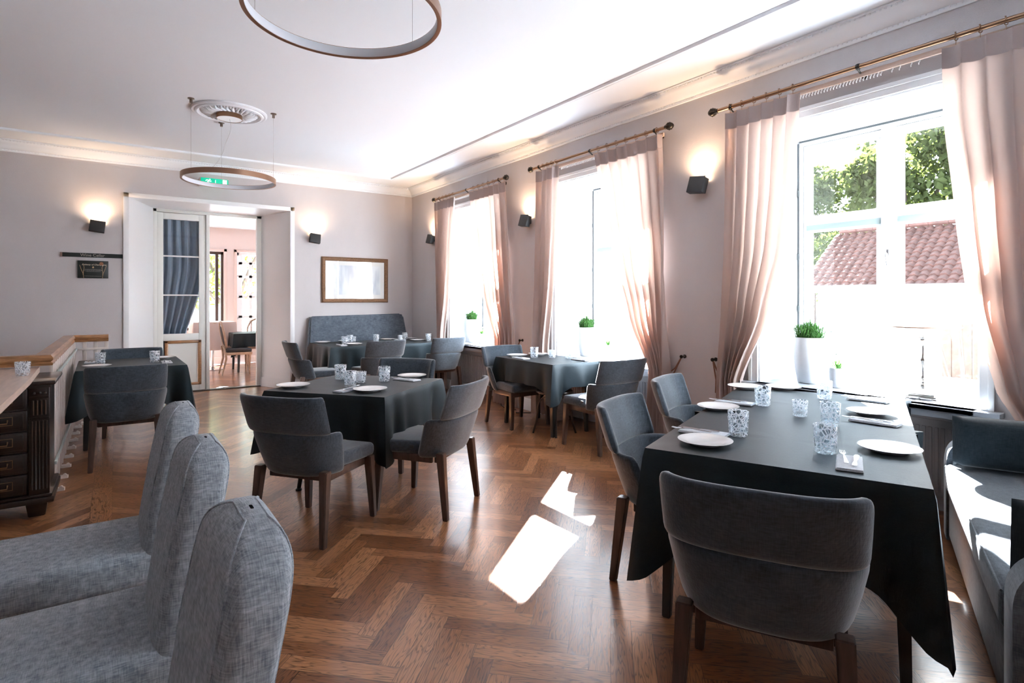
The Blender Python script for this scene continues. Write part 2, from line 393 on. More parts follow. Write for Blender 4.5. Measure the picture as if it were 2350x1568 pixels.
b = BM(); extrude_profile(b, [(D - p, q) for p, q in base], 'x', XL, DX0 - .055); extrude_profile(b, [(D - p, q) for p, q in base], 'x', DX1 + .055, W); struct('baseboard_back', b, white)
b = BM(); y = YN
for (a, c) in ys: extrude_profile(b, [(W - p, q) for p, q in base], 'y', y, a); extrude_profile(b, [(W + .22 - p, q) for p, q in base], 'y', a, c); y = c
extrude_profile(b, [(W - p, q) for p, q in base], 'y', y, D); struct('baseboard_right', b, white)

# windows
FX = 4.88
def rects(b, x0, x1, ya, yb, za, zb, t, bev=.004):      # a frame of four members in the y-z plane
    bx(b, x0, x1, ya, yb, za, za + t, bev); bx(b, x0, x1, ya, yb, zb - t, zb, bev); bx(b, x0, x1, ya, ya + t, za + t, zb - t, bev); bx(b, x0, x1, yb - t, yb, za + t, zb - t, bev)
for wi, (a, c) in enumerate(WINS):
    root = empty('window_%d' % (wi + 1), (W, (a + c) / 2, SILL), kind='structure'); M0 = Matrix.Translation((-W, -(a + c) / 2, -SILL)); m = (a + c) / 2 + .08
    def pt(name, b, mm, par=None, **k):
        bmesh.ops.transform(b, matrix=M0, verts=b.verts); return obj(name, b, mm, par or root, **k)
    b = BM(); bx(b, W + .002, FX + .12, a, a + .012, SILL, WT); bx(b, W + .002, FX + .12, c - .012, c, SILL, WT); bx(b, W + .002, FX + .12, a + .012, c - .012, WT - .012, WT); pt('reveal', b, white)
    b = BM()                                             # moulded casing on the wall
    for (o1, th) in ((.0, .018), (.045, .03)):
        e = .075 if o1 == 0 else .075
        bx(b, W - th, W, a - e, a - o1, SILL - .0, WT + o1 - .0, .004); bx(b, W - th, W, c + o1, c + e, SILL, WT + o1, .004); bx(b, W - th, W, a - e, c + e, WT + o1, WT + e, .004)
    pt('casing', b, white)
    b = BM(); bx(b, W - .10, FX + .02, a - .0, c, SILL - .035, SILL, .006); bx(b, W - .10, W - .002, a - .12, c + .12, SILL - .035, SILL, .006); bx(b, W - .085, W - .02, a - .1, c + .1, SILL - .075, SILL - .035, .004); pt('sill', b, greysill)
    b = BM(); rects(b, FX, FX + .07, a + .012, c - .012, SILL, WT - .012, .045); bx(b, FX - .02, FX + .05, m - .045 - .08, m + .045 - .08, SILL + .045, WT - .06, .006); pt('window_frame', b, winwhite)
    mm_ = m - .08
    for (s0, s1) in ((a + .06, mm_ - .03), (mm_ + .03, c - .06)):
        b = BM(); rects(b, FX + .01, FX + .06, s0, s1, SILL + .045, WT - .06, .062, .006); bx(b, FX + .012, FX + .058, s0 + .05, s1 - .05, 1.98, 2.12, .006)
        sh = pt('sash', b, winwhite)
        b = BM(); bx(b, FX - .004, FX + .012, s0 + .03, s1 - .03, 1.995, 2.04, .003); bmesh.ops.transform(b, matrix=M0, verts=b.verts); obj('drip_bar', b, mat('grey green drip bar', (.20, .25, .25), .5), sh)
        b = BM(); bx(b, FX + .033, FX + .037, s0 + .06, s1 - .06, SILL + .1, 1.985); bx(b, FX + .033, FX + .037, s0 + .06, s1 - .06, 2.115, WT - .115)
        bmesh.ops.transform(b, matrix=M0, verts=b.verts); obj('pane', b, glass, sh, smooth=0)
    b = BM(); bx(b, FX - .035, FX - .02, mm_ - .014, mm_ + .014, 1.70, 1.79, .004); tube(b, [(FX - .035, mm_, 1.76), (FX - .06, mm_, 1.76), (FX - .065, mm_ - .004, 1.74), (FX - .06, mm_ - .012, 1.66)], .007); pt('handle', b, steel)
    b = BM(); bx(b, FX - .006, FX, a + .014, a + .02, SILL + .02, WT - .03); bx(b, FX - .008, FX, c - .026, c - .012, SILL + .02, WT - .03); bx(b, FX - .008, FX, a + .03, c - .03, WT - .026, WT - .012)
    for zz in (.95, 1.3, 1.75, 2.3): tube(b, [(FX - .012, c - .022, zz), (FX - .012, c - .022, zz + .05)], .008)
    pt('weather_strip', b, mat('rubber strip', (.05, .06, .065), .7))

# radiators in the niches
def radiator(a, c, label):
    t = empty('radiator', (W + .13, (a + c) / 2, .0), 0, label, 'radiator', 'radiators below the windows')
    h0, h1, wd = .12, .62, (c - a) / 2 - .06
    b = BM(); bx(b, -.05, .04, -wd, wd, h0, h1, .008); n = int(wd * 2 / .036)
    for k in range(n):
        yy = -wd + .03 + (k + .5) * (2 * wd - .06) / n; bx(b, -.058, -.048, yy - .011, yy + .011, h0 + .03, h1 - .05, .004)
    obj('panel', b, radm, t); b = BM(); bx(b, -.06, .05, -wd - .01, wd + .01, h1, h1 + .02, .004)
    for k in range(40): yy = -wd + .05 + k * (2 * wd - .1) / 39; bx(b, -.04, .03, yy - .004, yy + .004, h1 + .02, h1 + .024)
    obj('grille', b, radm, t)
    b = BM(); tube(b, [(0, -wd - .02, .15), (0, -wd - .05, .15), (0, -wd - .05, 0)], .01); obj('pipe', b, radm, t)
    b = BM(); lathe(b, [(.018, 0), (.022, .02), (.022, .05), (.012, .06)], 12, T((0, -wd - .05, .12))); obj('valve', b, white, t)
radiator(*WINS[0], 'white ribbed panel radiator under the nearest window sill, between long table and sofa')
radiator(*WINS[1], 'white ribbed panel radiator under the middle window, behind its square table')
radiator(*WINS[2], 'white ribbed panel radiator under the farthest window, right of the wall bench table')

# doorway: splayed white reveal, casing, glazed double door frame and one leaf
FY, FX0, FX1, FT = 9.88, .45, 1.94, 2.76
t = empty('door_1', (1.19, FY, 0), kind='structure'); M0 = Matrix.Translation((-1.19, -FY, 0))
def pd(name, b, mm, par=None, **k):
    bmesh.ops.transform(b, matrix=M0, verts=b.verts); return obj(name, b, mm, par or t, **k)
def prism(b, poly, z0, z1):
    A = [b.verts.new((x, y, z0)) for x, y in poly]; B = [b.verts.new((x, y, z1)) for x, y in poly]; n = len(poly)
    for i in range(n): b.faces.new((A[i], A[(i + 1) % n], B[(i + 1) % n], B[i]))
    b.faces.new(A[::-1]); b.faces.new(B)
b = BM(); prism(b, [(DX0, D), (DX0 + .006, D - .001), (FX0, FY), (FX0, FY + .05), (DX0, FY + .05)], 0, DT)
prism(b, [(DX1, D), (DX1 - .006, D - .001), (FX1, FY), (FX1, FY + .05), (DX1, FY + .05)], 0, DT)
extrude_profile(b, [(D, DT), (FY, FT), (FY + .05, FT), (FY + .05, DT + .0)], 'x', DX0, DX1); pd('reveal', b, white)
b = BM(); cw = .055
bx(b, DX0 - cw, DX0 + .01, D - .022, D, 0, DT + cw, .004); bx(b, DX1 - .01, DX1 + cw, D - .022, D, 0, DT + cw, .004); bx(b, DX0 - cw, DX1 + cw, D - .022, D, DT - .005, DT + cw, .004); pd('casing', b, white)
b = BM(); bx(b, FX1 - .012, DX1, D + .02, FY, 0, .15, 0); bmesh.ops.delete(b, geom=b.verts, context='VERTS')
ang = math.atan2(FY - D, FX1 - DX1); Ls = math.hypot(FY - D, FX1 - DX1)
for (h0, h1, th) in ((0, .10, .022), (.10, .15, .012)): bx(b, 0, Ls, 0, th, h0, h1, .003, T((DX1, D, 0), ang))
pd('baseboard', b, white)
b = BM(); bx(b, FX0, FX0 + .045, FY, FY + .09, 0, FT, .004); bx(b, FX1 - .07, FX1, FY, FY + .09, 0, FT, .004); bx(b, FX0, FX1, FY, FY + .09, FT - .045, FT, .004); bx(b, 1.142, 1.192, FY - .005, FY + .07, .02, FT - .04, .006); pd('door_frame', b, cream)
b = BM(); lx0, lx1 = .495, 1.140
bx(b, lx0, .579, FY + .02, FY + .06, .02, 2.71, .004); bx(b, 1.047, lx1, FY + .02, FY + .06, .02, 2.71, .004); bx(b, .579, 1.047, FY + .02, FY + .06, 2.613, 2.71, .004); bx(b, .579, 1.047, FY + .02, FY + .06, .787, .89, .004); bx(b, .579, 1.047, FY + .02, FY + .06, .02, .103, .004)
bx(b, .60, 1.03, FY + .035, FY + .05, .10, .79)
lf = pd('leaf', b, cream)
b = BM()
for (z0, z1) in ((.103, .14), (.745, .787)): bx(b, .595, 1.08, FY + .005, FY + .035, z0, z1, .006)
for (x0, x1) in ((.595, .64), (1.035, 1.08)): bx(b, x0, x1, FY + .005, FY + .035, .103, .787, .006)
bmesh.ops.transform(b, matrix=M0, verts=b.verts); obj('moulding', b, oakrail, lf)['label'] = 'brown wooden panel moulding'
b = BM(); bx(b, .579, 1.047, FY + .038, FY + .042, .89, 2.613); bmesh.ops.transform(b, matrix=M0, verts=b.verts); obj('pane', b, glass, lf, smooth=0)
b = BM(); bx(b, .579, 1.047, FY + .028, FY + .052, 2.052, 2.072); bx(b, .579, 1.047, FY + .028, FY + .052, 1.464, 1.484); bmesh.ops.transform(b, matrix=M0, verts=b.verts); obj('glazing_bar', b, cream, lf)
b = BM(); bx(b, FX0, FX1, FY - .02, FY + .1, 0, .014, .004); pd('threshold', b, mat('dark threshold', (.05, .03, .02), .4))

# the room beyond the doorway
YF = 13.8
parquet('floor.001', -1.5, 5.0, 9.98, YF, -.002)
pink = mat('pink wall paint', (.72, .61, .57), .85)
b = BM(); bx(b, -1.5, 5.2, 9.95, YF + .4, 2.98, 3.1); struct('ceiling.001', b, plaster)
b = BM(); bx(b, -1.7, -1.5, 9.95, YF + .3, 0, 3.0); struct('wall_left.001', b, pink)
b = BM(); bx(b, 5.0, 5.2, 9.95, 12.5, 0, 3.0); bx(b, 5.0, 5.2, 13.3, YF + .3, 0, 3.0); bx(b, 5.0, 5.2, 12.5, 13.3, 0, .5); bx(b, 5.0, 5.2, 12.5, 13.3, 2.4, 3.0); struct('wall_right.001', b, pink)
r = empty('window_8', (5.1, 12, .5), kind='structure')
for ya_ in (12.5, 12.87, 13.24): b = BM(); bx(b, -.03, .03, ya_ - 12, ya_ - 11.94, 0, 1.9); obj('mullion', b, white, r)
b = BM(); bx(b, -.002, .002, .5, 1.3, 0, 1.9); obj('pane', b, glass, r, smooth=0)
b = BM(); bx(b, -1.5, .3, YF, YF + .3, 0, 3.0); bx(b, 1.94, 2.2, YF, YF + .3, 0, 3.0); bx(b, 2.85, 5, YF, YF + .3, 0, 3.0); bx(b, .3, 1.94, YF, YF + .3, 2.46, 3.0); bx(b, 2.2, 2.85, YF, YF + .3, 2.46, 3.0); bx(b, .3, 1.94, YF, YF + .3, 0, .75); bx(b, 2.2, 2.85, YF, YF + .3, 0, .45); struct('wall_far', b, pink)
b = BM(); extrude_profile(b, [(YF - p, q) for p, q in base], 'x', -1.5, 5); struct('baseboard_far', b, mat('pink gloss', (.72, .58, .52), .5))
for k, (x0, x1, z0, dark) in enumerate(((.3, 1.94, .75, True), (2.2, 2.85, .45, False))):
    r = empty('window_%d' % (6 + k), ((x0 + x1) / 2, YF, z0), kind='structure'); Mk = Matrix.Translation((-(x0 + x1) / 2, -YF, -z0))
    fm = mat('dark brown frame', (.06, .035, .025), .4) if dark else white
    b = BM(); e = .06
    bx(b, x0 - e, x0, YF - .02, YF, z0, 2.46 + e, .004); bx(b, x1, x1 + e, YF - .02, YF, z0, 2.46 + e, .004); bx(b, x0 - e, x1 + e, YF - .02, YF, 2.46, 2.46 + e, .004); bmesh.ops.transform(b, matrix=Mk, verts=b.verts); obj('casing', b, mat('pink gloss', (.72, .58, .52), .5), r)
    b = BM(); tt = .05
    bx(b, x0, x0 + tt, YF + .06, YF + .12, z0, 2.46); bx(b, x1 - tt, x1, YF + .06, YF + .12, z0, 2.46); bx(b, x0, x1, YF + .06, YF + .12, 2.40, 2.46); bx(b, x0, x1, YF + .06, YF + .12, z0, z0 + .06)
    if dark: bx(b, 1.0, 1.06, YF + .05, YF + .11, z0, 2.42); bx(b, x1 - .16, x1 - .1, YF + .05, YF + .11, z0, 2.42)
    else:
        bx(b, x0 + .05, x0 + .12, YF + .07, YF + .11, z0, 2.4); bx(b, (x0 + x1) / 2 - .06, (x0 + x1) / 2 + .0, YF + .07, YF + .11, z0, 2.4)
        for zz in (1.0, 1.45, 1.9, 2.2): bx(b, x0, x1, YF + .07, YF + .11, zz, zz + .05)
    bmesh.ops.transform(b, matrix=Mk, verts=b.verts); obj('window_frame', b, fm, r)
    b = BM(); bx(b, x0 + .04, x1 - .04, YF + .088, YF + .092, z0 + .04, 2.42); bmesh.ops.transform(b, matrix=Mk, verts=b.verts); obj('pane', b, glass, r, smooth=0)

# ---------------------------------------------------------------- courtyard outside
ground = mat('gravel', (.33, .36, .39), .95, var=.2, scale=1.5, spec=.1)
b = BM(); bx(b, 5.0, 60, -40, 60, -.9, -.62); bx(b, -30, 5.0, 14.1, 60, -.9, -.62); struct('ground', b, ground)
GZ = -.62
t = empty('courtyard_house', (13, 1, GZ), 0, 'long low white house with a red pantile roof across the courtyard', 'building')
b = BM(); bx(b, 0, 4.4, -11, 5.5, 0, 2.35); obj('wall', b, mat('white render', (.62, .64, .66), .9), t)
tile = mat('red clay tiles', (.072, .032, .025), .75, var=.3, scale=7)
b = BM(); y0, y1 = -11.3, 5.75; n = int((y1 - y0) / .0213); rows = 13; rl = .163
def roofpt(i, j):
    yy = y0 + (y1 - y0) * i; row = j * rows; k = min(int(row + 1e-6), rows - 1); fr = row - k
    ph = (yy / .17) * 2 * PI; wv = .022 * math.sin(ph) + .010 * math.sin(2 * ph + 1)
    s = row * rl; lift = .028 * (1 - fr)
    slope = math.radians(38)
    return (-.35 + s * math.cos(slope) - (lift + wv) * math.sin(slope), yy, 2.30 + s * math.sin(slope) + (lift + wv) * math.cos(slope))
NV = rows * 4
g = [[None] * (rows * 5) for _ in range(n)]
for i in range(n):
    for r in range(rows):
        for q in range(5):
            g[i][r * 5 + q] = b.verts.new(roofpt(i / (n - 1), (r + min(q / 4, .999)) / rows))
for i in range(n - 1):
    for j in range(rows * 5 - 1): b.faces.new((g[i][j], g[i + 1][j], g[i + 1][j + 1], g[i][j + 1]))
obj('roof', b, tile, t, smooth=60)
b = BM(); bx(b, 1.35, 4.6, y0, y1, 2.2, 2.3); prism(b, [(1.3, y0), (1.32, y1), (1.42, y1), (1.42, y0)], 2.3, 3.6); obj('roof_back', b, tile, t)
b = BM()
for k in range(int((y1 - y0) / .36)): tube(b, [(1.33, y0 + k * .36, 3.70), (1.33, y0 + k * .36 + .38, 3.69)], [.09, .075], 10)
obj('ridge_tile', b, tile, t)
b = BM(); tube(b, [(-.42, y0, 2.27), (-.42, y1, 2.27)], .06, 8); bx(b, -.33, .02, y0, y1, 2.18, 2.25); obj('gutter', b, mat('white metal', (.7, .7, .7), .4), t)
for k, (ya, yb) in enumerate(((1.05, 1.75), (2.2 - .3, 2.75 - .3))):
    b = BM(); bx(b, -.03, .01, ya - 1 - .06, ya - 1, .75, 1.5); bx(b, -.03, .01, ya - 1 + .62, ya - 1 + .68, .75, 1.5); bx(b, -.03, .01, ya - 1, ya - .38, .75, .81); bx(b, -.03, .01, ya - 1, ya - .38, 1.44, 1.5); bx(b, -.03, .01, ya - 1 + .28, ya - 1 + .33, .8, 1.45)
    f = obj('window', b, white, t); b = BM(); bx(b, -.012, -.006, ya - 1, ya - .38, .8, 1.45); obj('pane', b, mat('dark window glass', (.06, .07, .08), .05), f)
b = BM(); bx(b, -.05, 0, 2.35, 3.15, .15, 1.75, .01)
for k in range(5): bx(b, -.06, -.045, 2.37 + k * .157, 2.37 + k * .157 + .14, .17, 1.73, .004)
obj('wooden_door', b, mat('brown boards', (.09, .055, .035), .6, var=.3, scale=8), t)

def foliage(b, c, r, n, size, rnd, squash=.8):
    for _ in range(n):
        while 1:
            v = Vector((rnd.uniform(-1, 1), rnd.uniform(-1, 1), rnd.uniform(-1, 1)))
            if .35 < v.length < 1: break
        if noise.noise(v * 2.2 + Vector(c)) < -.12: continue
        p = Vector(c) + Vector((v.x * r, v.y * r, v.z * r * squash)); s = size * rnd.uniform(.6, 1.3)
        q = Matrix.Rotation(rnd.uniform(0, 6.28), 4, 'Z') @ Matrix.Rotation(rnd.uniform(-1.2, 1.2), 4, 'X') @ Matrix.Rotation(rnd.uniform(-1.2, 1.2), 4, 'Y')
        vs = [b.verts.new(p + q @ Vector(k)) for k in ((0, -s, 0), (s * .55, -s * .1, s * .12), (0, s, 0), (-s * .55, -s * .1, s * .12))]
        b.faces.new((vs[0], vs[1], vs[2])); b.faces.new((vs[0], vs[2], vs[3]))
treeleaf = translucent('tree leaf', (.045, .058, .022), (.07, .09, .02), .35)
treeleaf2 = translucent('spring leaf', (.10, .13, .03), (.16, .21, .03), .4)
bark = mat('bark', (.07, .05, .04), .9, bump=.8, bscale=20)
def tree(loc, blobs, n, size, label, seed, leaf=treeleaf, h=3):
    rnd = random.Random(seed); t = empty('tree', loc, 0, label, 'tree', 'trees outside the windows')
    b = BM(); tube(b, [(0, 0, 0), (.05, .02, h * .5), (0, .05, h)], [.2, .16, .1], 10)
    for (c, r) in blobs: tube(b, [(0, .04, h * .7), (c[0] * .5, c[1] * .5, (h * .7 + c[2]) / 2 + .1), c], [.09, .06, .02], 7)
    obj('trunk', b, bark, t)
    b = BM()
    for (c, r) in blobs: foliage(b, c, r, n, size, rnd)
    obj('foliage', b, leaf, t, smooth=0, recalc=False)
    return t
t_ = tree((22.6, 12.5, GZ), [((0, 0, 4.2), 1.8), ((.3, -1.3, 5.0), 1.5), ((0, -1.9, 3.8), 1.7), ((0, 1.4, 3.6), 1.3), ((.2, -.9, 6.0), 1.0), ((0, .1, 3), 2.0), ((0, 1.2, 2.8), 1.3)], 2200, .1, 'leafy tree behind the house, seen through the left pane of the nearest window', 1)
t_.scale = (1.08,) * 3
t_ = tree((21.6, 7.95, GZ), [((0, 0, 6.2), 1.3), ((.2, -1.2, 6.4), 1.2), ((0, .4, 4.9), 1.1), ((0, -1.3, 4.9), 1.0), ((0, 1.0, 5.6), .8), ((0, -2.2, 5.8), 1.2)], 1500, .13, "open branched tree behind the tiled roof, in the nearest window's right pane", 2)
t_.scale = (1.13,) * 3
b = BM(); rnd = random.Random(5)
t = empty('hedge', (18.6, 9, GZ), 0, 'dark clipped hedge rising just over the ridge of the tiled roof', 'hedge')
for k in range(16): foliage(b, (0, -6 + k * .8, 3.3 + .2 * math.sin(k * 2.1)), .9, 650, .1, rnd)
obj('foliage', b, treeleaf, t, smooth=0, recalc=False); b = BM()
for k in range(16): tube(b, [(0, -6 + k * .8, 0), (0, -6 + k * .8, 3.2)], [.05, .02], 6)
obj('stem', b, bark, t)
tree((2.7, 17.6, GZ), [((0, 0, 3.0), 1.5), ((-1, .3, 4.0), 1.4), ((.9, 0, 3.9), 1.4), ((-1.2, 0, 2.6), 1.3), ((0, 0, 4.8), 1.3)], 520, .10, 'bright yellow-green tree outside the windows of the far room', 3, treeleaf2, h=2.4)
# young shrub with pale leaves close outside the nearest window
t = empty('shrub', (8.2, 2.35, GZ), 0, 'pale flowering shrub standing just outside the nearest window', 'shrub'); rnd = random.Random(9)
b = BM(); F = BM()
for k in range(9):
    a = k * .7; tip = Vector((math.cos(a) * .4, math.sin(a) * .55 - .15, 1.85 + .25 * math.sin(k * 1.7)))
    tube(b, [(0, 0, 0), tip * .5 + Vector((0, 0, .15)), tip], [.02, .014, .004], 6)
    for _ in range(7): foliage(F, tip + Vector((rnd.uniform(-.14, .14), rnd.uniform(-.14, .14), rnd.uniform(-.3, .1))), .06, 3, .07, rnd)
obj('stem', b, bark, t); obj('leaves', F, translucent('pale leaf', (.55, .45, .38), (.5, .5, .2), .3), t, smooth=0, recalc=False)
# low paved step and wall in the court
b = BM(); bx(b, 11.2, 12.9, .6, 2.4, GZ, GZ + .3, .02); tag(obj('stone_step', b, mat('grey slate', (.16, .18, .21), .7, var=.5, scale=25)), 'grey slate step in front of the white house across the courtyard', 'step')

# ---------------------------------------------------------------- dining chairs
def shell(bmh, z0, z1, w, dep, yb, amax, th, nt_=44, pw=.66, drop=0.0):
    """curved upholstered panel: w(z) half width, dep wrap depth, yb(z) back plane; rounded at every edge"""
    nc = 20
    def ring(i):
        t = -1 + 2 * i / (nt_ - 1); e = 1 - abs(t)
        k = min(1, (e / .06)); round_ = math.sqrt(max(0, 1 - (1 - k) ** 2))      # closes at the ends
        k2 = min(1, e / .09); r2 = math.sqrt(max(0, 1 - (1 - k2) ** 2))
        out = []
        for j in range(nc):
            a = 2 * PI * j / nc; ca, sa = math.cos(a), math.sin(a)
            se = lambda x, p: math.copysign(abs(x) ** p, x)
            zz = se(sa, .35); nn = se(ca, .7)
            zm = (z0 + z1) / 2; zh = (z1 - z0) / 2 * (.80 + .20 * r2)
            z = zm + zz * zh + drop * abs(t) ** 3
            h = th / 2 * max(round_, .12)
            aa = t * amax
            def P(aa_):
                c_, s_ = math.cos(aa_), math.sin(aa_)
                return Vector((w(z) * math.copysign(abs(s_) ** pw, s_), yb(z) + dep * (1 - max(0, c_) ** .72)))
            p = P(aa); d = (P(aa + .01) - P(aa - .01)).normalized(); nrm = Vector((-d.y, d.x))
            q = p + nrm * (nn * h + th / 2)
            out.append(bmh.verts.new((q.x, q.y, z)))
        return out
    R = [ring(i) for i in range(nt_)]
    for A, B in zip(R, R[1:]):
        for k in range(nc): bmh.faces.new((A[k], A[(k + 1) % nc], B[(k + 1) % nc], B[k]))
    bmh.faces.new(R[0][::-1]); bmh.faces.new(R[-1])
    return bmh
def make_chair(name='dining_chair'):
    t = empty(name, (0, 0, 0), 0, 'x', 'chair', 'grey velvet tub chairs')
    wf = lambda z: .258 + .052 * min(1, max(0, (z - .38) / .27)) ** .7 + .02 * (z - .65)
    yb = lambda z: -.258 - .150 * (z - .40) / .45
    b = BM(); shell(b, .380, .640, wf, .28, yb, 1.38, .05); back = obj('lower_backrest', b, fabric, t, smooth=60)
    b = BM(); shell(b, .637, .862, lambda z: wf(z) - .004, .18, lambda z: yb(z) + .004, 1.20, .046, pw=.66); obj('upper_backrest', b, fabric, t, smooth=60)
    b = BM()
    g = box(b, (0, .035, .435), (.50, .47, .085), .03, seg=4)
    for v in b.verts:
        k = (v.co.y + .23) / .5; v.co.x *= .76 + .25 * k
        if v.co.z > .46: v.co.z += .012 * (1 - (v.co.x / .25) ** 2) * (1 - ((v.co.y - .02) / .26) ** 2)
    obj('seat', b, fabric, t, smooth=60)
    b = BM(); bx(b, -.215, .215, .205, .235, .345, .395, .004); bx(b, -.215, -.19, -.15, .23, .345, .395, .004); bx(b, .19, .215, -.15, .23, .345, .395, .004); bx(b, -.2, .2, -.18, -.16, .345, .395, .004); obj('seat_frame', b, walnut, t)
    for sx in (-1, 1):
        b = BM(); leg_taper(b, (sx * .232, .222, .40), (sx * .25, .245, 0), .026, .017); obj('leg', b, walnut, t)
        b = BM(); leg_taper(b, (sx * .226, -.222, .42), (sx * .246, -.268, 0), .026, .017); obj('leg', b, walnut, t)
    b = BM(); box(b, (-.246, -.02, .45), (.006, .028, .022), .002); obj('fabric_tab', b, blackmetal, t)
    return t
chair = make_chair()
def R(x): return math.radians(x)
CH = [  # x, y, heading, label
 (1.02, 3.57, -53.1, "grey chair with its back to us, left of the centre table"),
 (1.76, 3.535, 35.0, "grey chair in side view at the right of the centre table"),
 (1.93, 4.60, 127, "grey chair beyond the centre table, only its back top showing above the cloth"),
 (1.825, 1.095, -61.9, "largest grey chair, back to us at the near end of the long table"),
 (2.365, 1.87, -158, "grey chair on the left side of the long table, the nearer one"),
 (3.28, 2.31, -158, "grey chair on the left side of the long table, the one by the wall"),
 (3.80, 3.95, -2, "grey chair, back to us, at the square table by the middle window"),
 (3.73, 5.22, 180, "grey chair at the far side of the square table by the middle window"),
 (2.93, 7.45, 5, "left of two grey chairs with backs to us at the wall bench table"),
 (3.90, 7.50, 6, "right of two grey chairs with backs to us at the wall bench table"),
 (2.17, 7.65, -90, "grey chair in side view at the left end of the wall bench table"),
 (.075, 5.97, 0, 'grey chair with its back to us at the small table by the white railing'),
 (.15, 7.28, 180, 'grey chair at the far side of the small table by the white railing'),
]
for i, (x, y, r, lab) in enumerate(CH):
    if i == 0: chair.location = (x, y, 0); chair.rotation_euler = (0, 0, R(r)); chair['label'] = lab
    else: dup(chair, (x, y, 0), R(r), lab)

# tall linen chairs in the foreground, all facing left
def parson():
    t = empty('upholstered_chair', (0, 0, 0), 0, 'x', 'chair', 'tall grey linen chairs in the foreground')
    def f(i, j, g=1.0):     # i round the section, j up the height ; local +X faces the sitter's front
        j = math.sin(j * PI / 2) if j < 1 else 1; z = .30 + .665 * j; a = 2 * PI * i; se = lambda x, p: math.copysign(abs(x) ** p, x)
        q = min(1, max(0, (z - .78) / .1851)); q2 = min(1, max(0, (z - .88) / .0851)); wy = .240 * max(.0, 1 - q ** 3.0) ** .45; wx = .062 * max(0, 1 - q2 ** 2.6) ** .5
        lean = -.105 * ((z - .3) / .65) ** 1.4
        return (-.225 + lean + g * wx * se(math.cos(a), .42), g * wy * se(math.sin(a), .42), z)
    b = BM(); g = grid(b, 48, 44, f, wrapu=True); b.faces.new([r[0] for r in g][::-1]); bmesh.ops.remove_doubles(b, verts=b.verts, dist=.0004)
    obj('backrest', b, linen, t, smooth=70)
    for i0, i1 in ((.11, .89), (.39, .61)):
        pts = [f(i0, .35 + .57 * k / 16, 1.0) for k in range(17)] + [f(i1, .92 - .57 * k / 16, 1.0) for k in range(17)]
        b = BM(); tube(b, pts, .0032, 6); obj('piping', b, linen, t)
    b = BM(); box(b, (.05, 0, .385), (.60, .49, .13), .035, seg=5)
    for v in b.verts:
        if v.co.z > .42: v.co.z += .022 * (1 - (v.co.y / .25) ** 2) * (1 - ((v.co.x - .05) / .31) ** 2)
    obj('seat', b, linen, t, smooth=70)
    for sx, sy in ((-.22, -.2), (-.22, .2), (.3, -.2), (.3, .2)):
        b = BM(); leg_taper(b, (sx, sy, .33), (sx + (-.03 if sx < 0 else .0), sy, 0), .022, .015); obj('leg', b, walnut, t)
    return t
pc = parson()
for i, (y, lab) in enumerate(((1.29, 'tall grey linen chair nearest the camera, only its rounded back showing'), (2.03, 'middle one of the three tall grey linen chairs in the left foreground'), (2.77, 'farthest of the three tall grey linen chairs in the left foreground'))):
    if i == 0: pc.location = (-.10, y, 0); pc.rotation_euler = (0, 0, PI); pc['label'] = lab
    else: dup(pc, (-.10, y, 0), PI, lab)

# ---------------------------------------------------------------- tables and cloths
TT = .748
def table(loc, L_, W_, rz, label, metal=False):
    t = empty('dining_table', (loc[0], loc[1], 0), rz, label, 'table')
    b = BM(); box(b, (0, 0, TT - .016), (L_ - .01, W_ - .01, .03), .004); obj('tabletop', b, walnut, t)
    for sx in (-1, 1):
        for sy in (-1, 1):
            b = BM()
            if metal:
                x, y = sx * (L_ / 2 - .14), sy * (W_ / 2 - .14)
                tube(b, [(x - sx * .14, y - sy * .02, TT - .03), (x, y, .012), (x - sx * .02, y - sy * .14, TT - .03)], .014, 8)
                lathe(b, [(.022, 0), (.022, .012), (.014, .016)], 12, T((x, y, 0)))
                obj('leg', b, blackmetal, t)
            else:
                leg_taper(b, (sx * (L_ / 2 - .09), sy * (W_ / 2 - .09), TT - .03), (sx * (L_ / 2 - .07), sy * (W_ / 2 - .07), 0), .028, .018); obj('leg', b, blackwood, t)
    return t
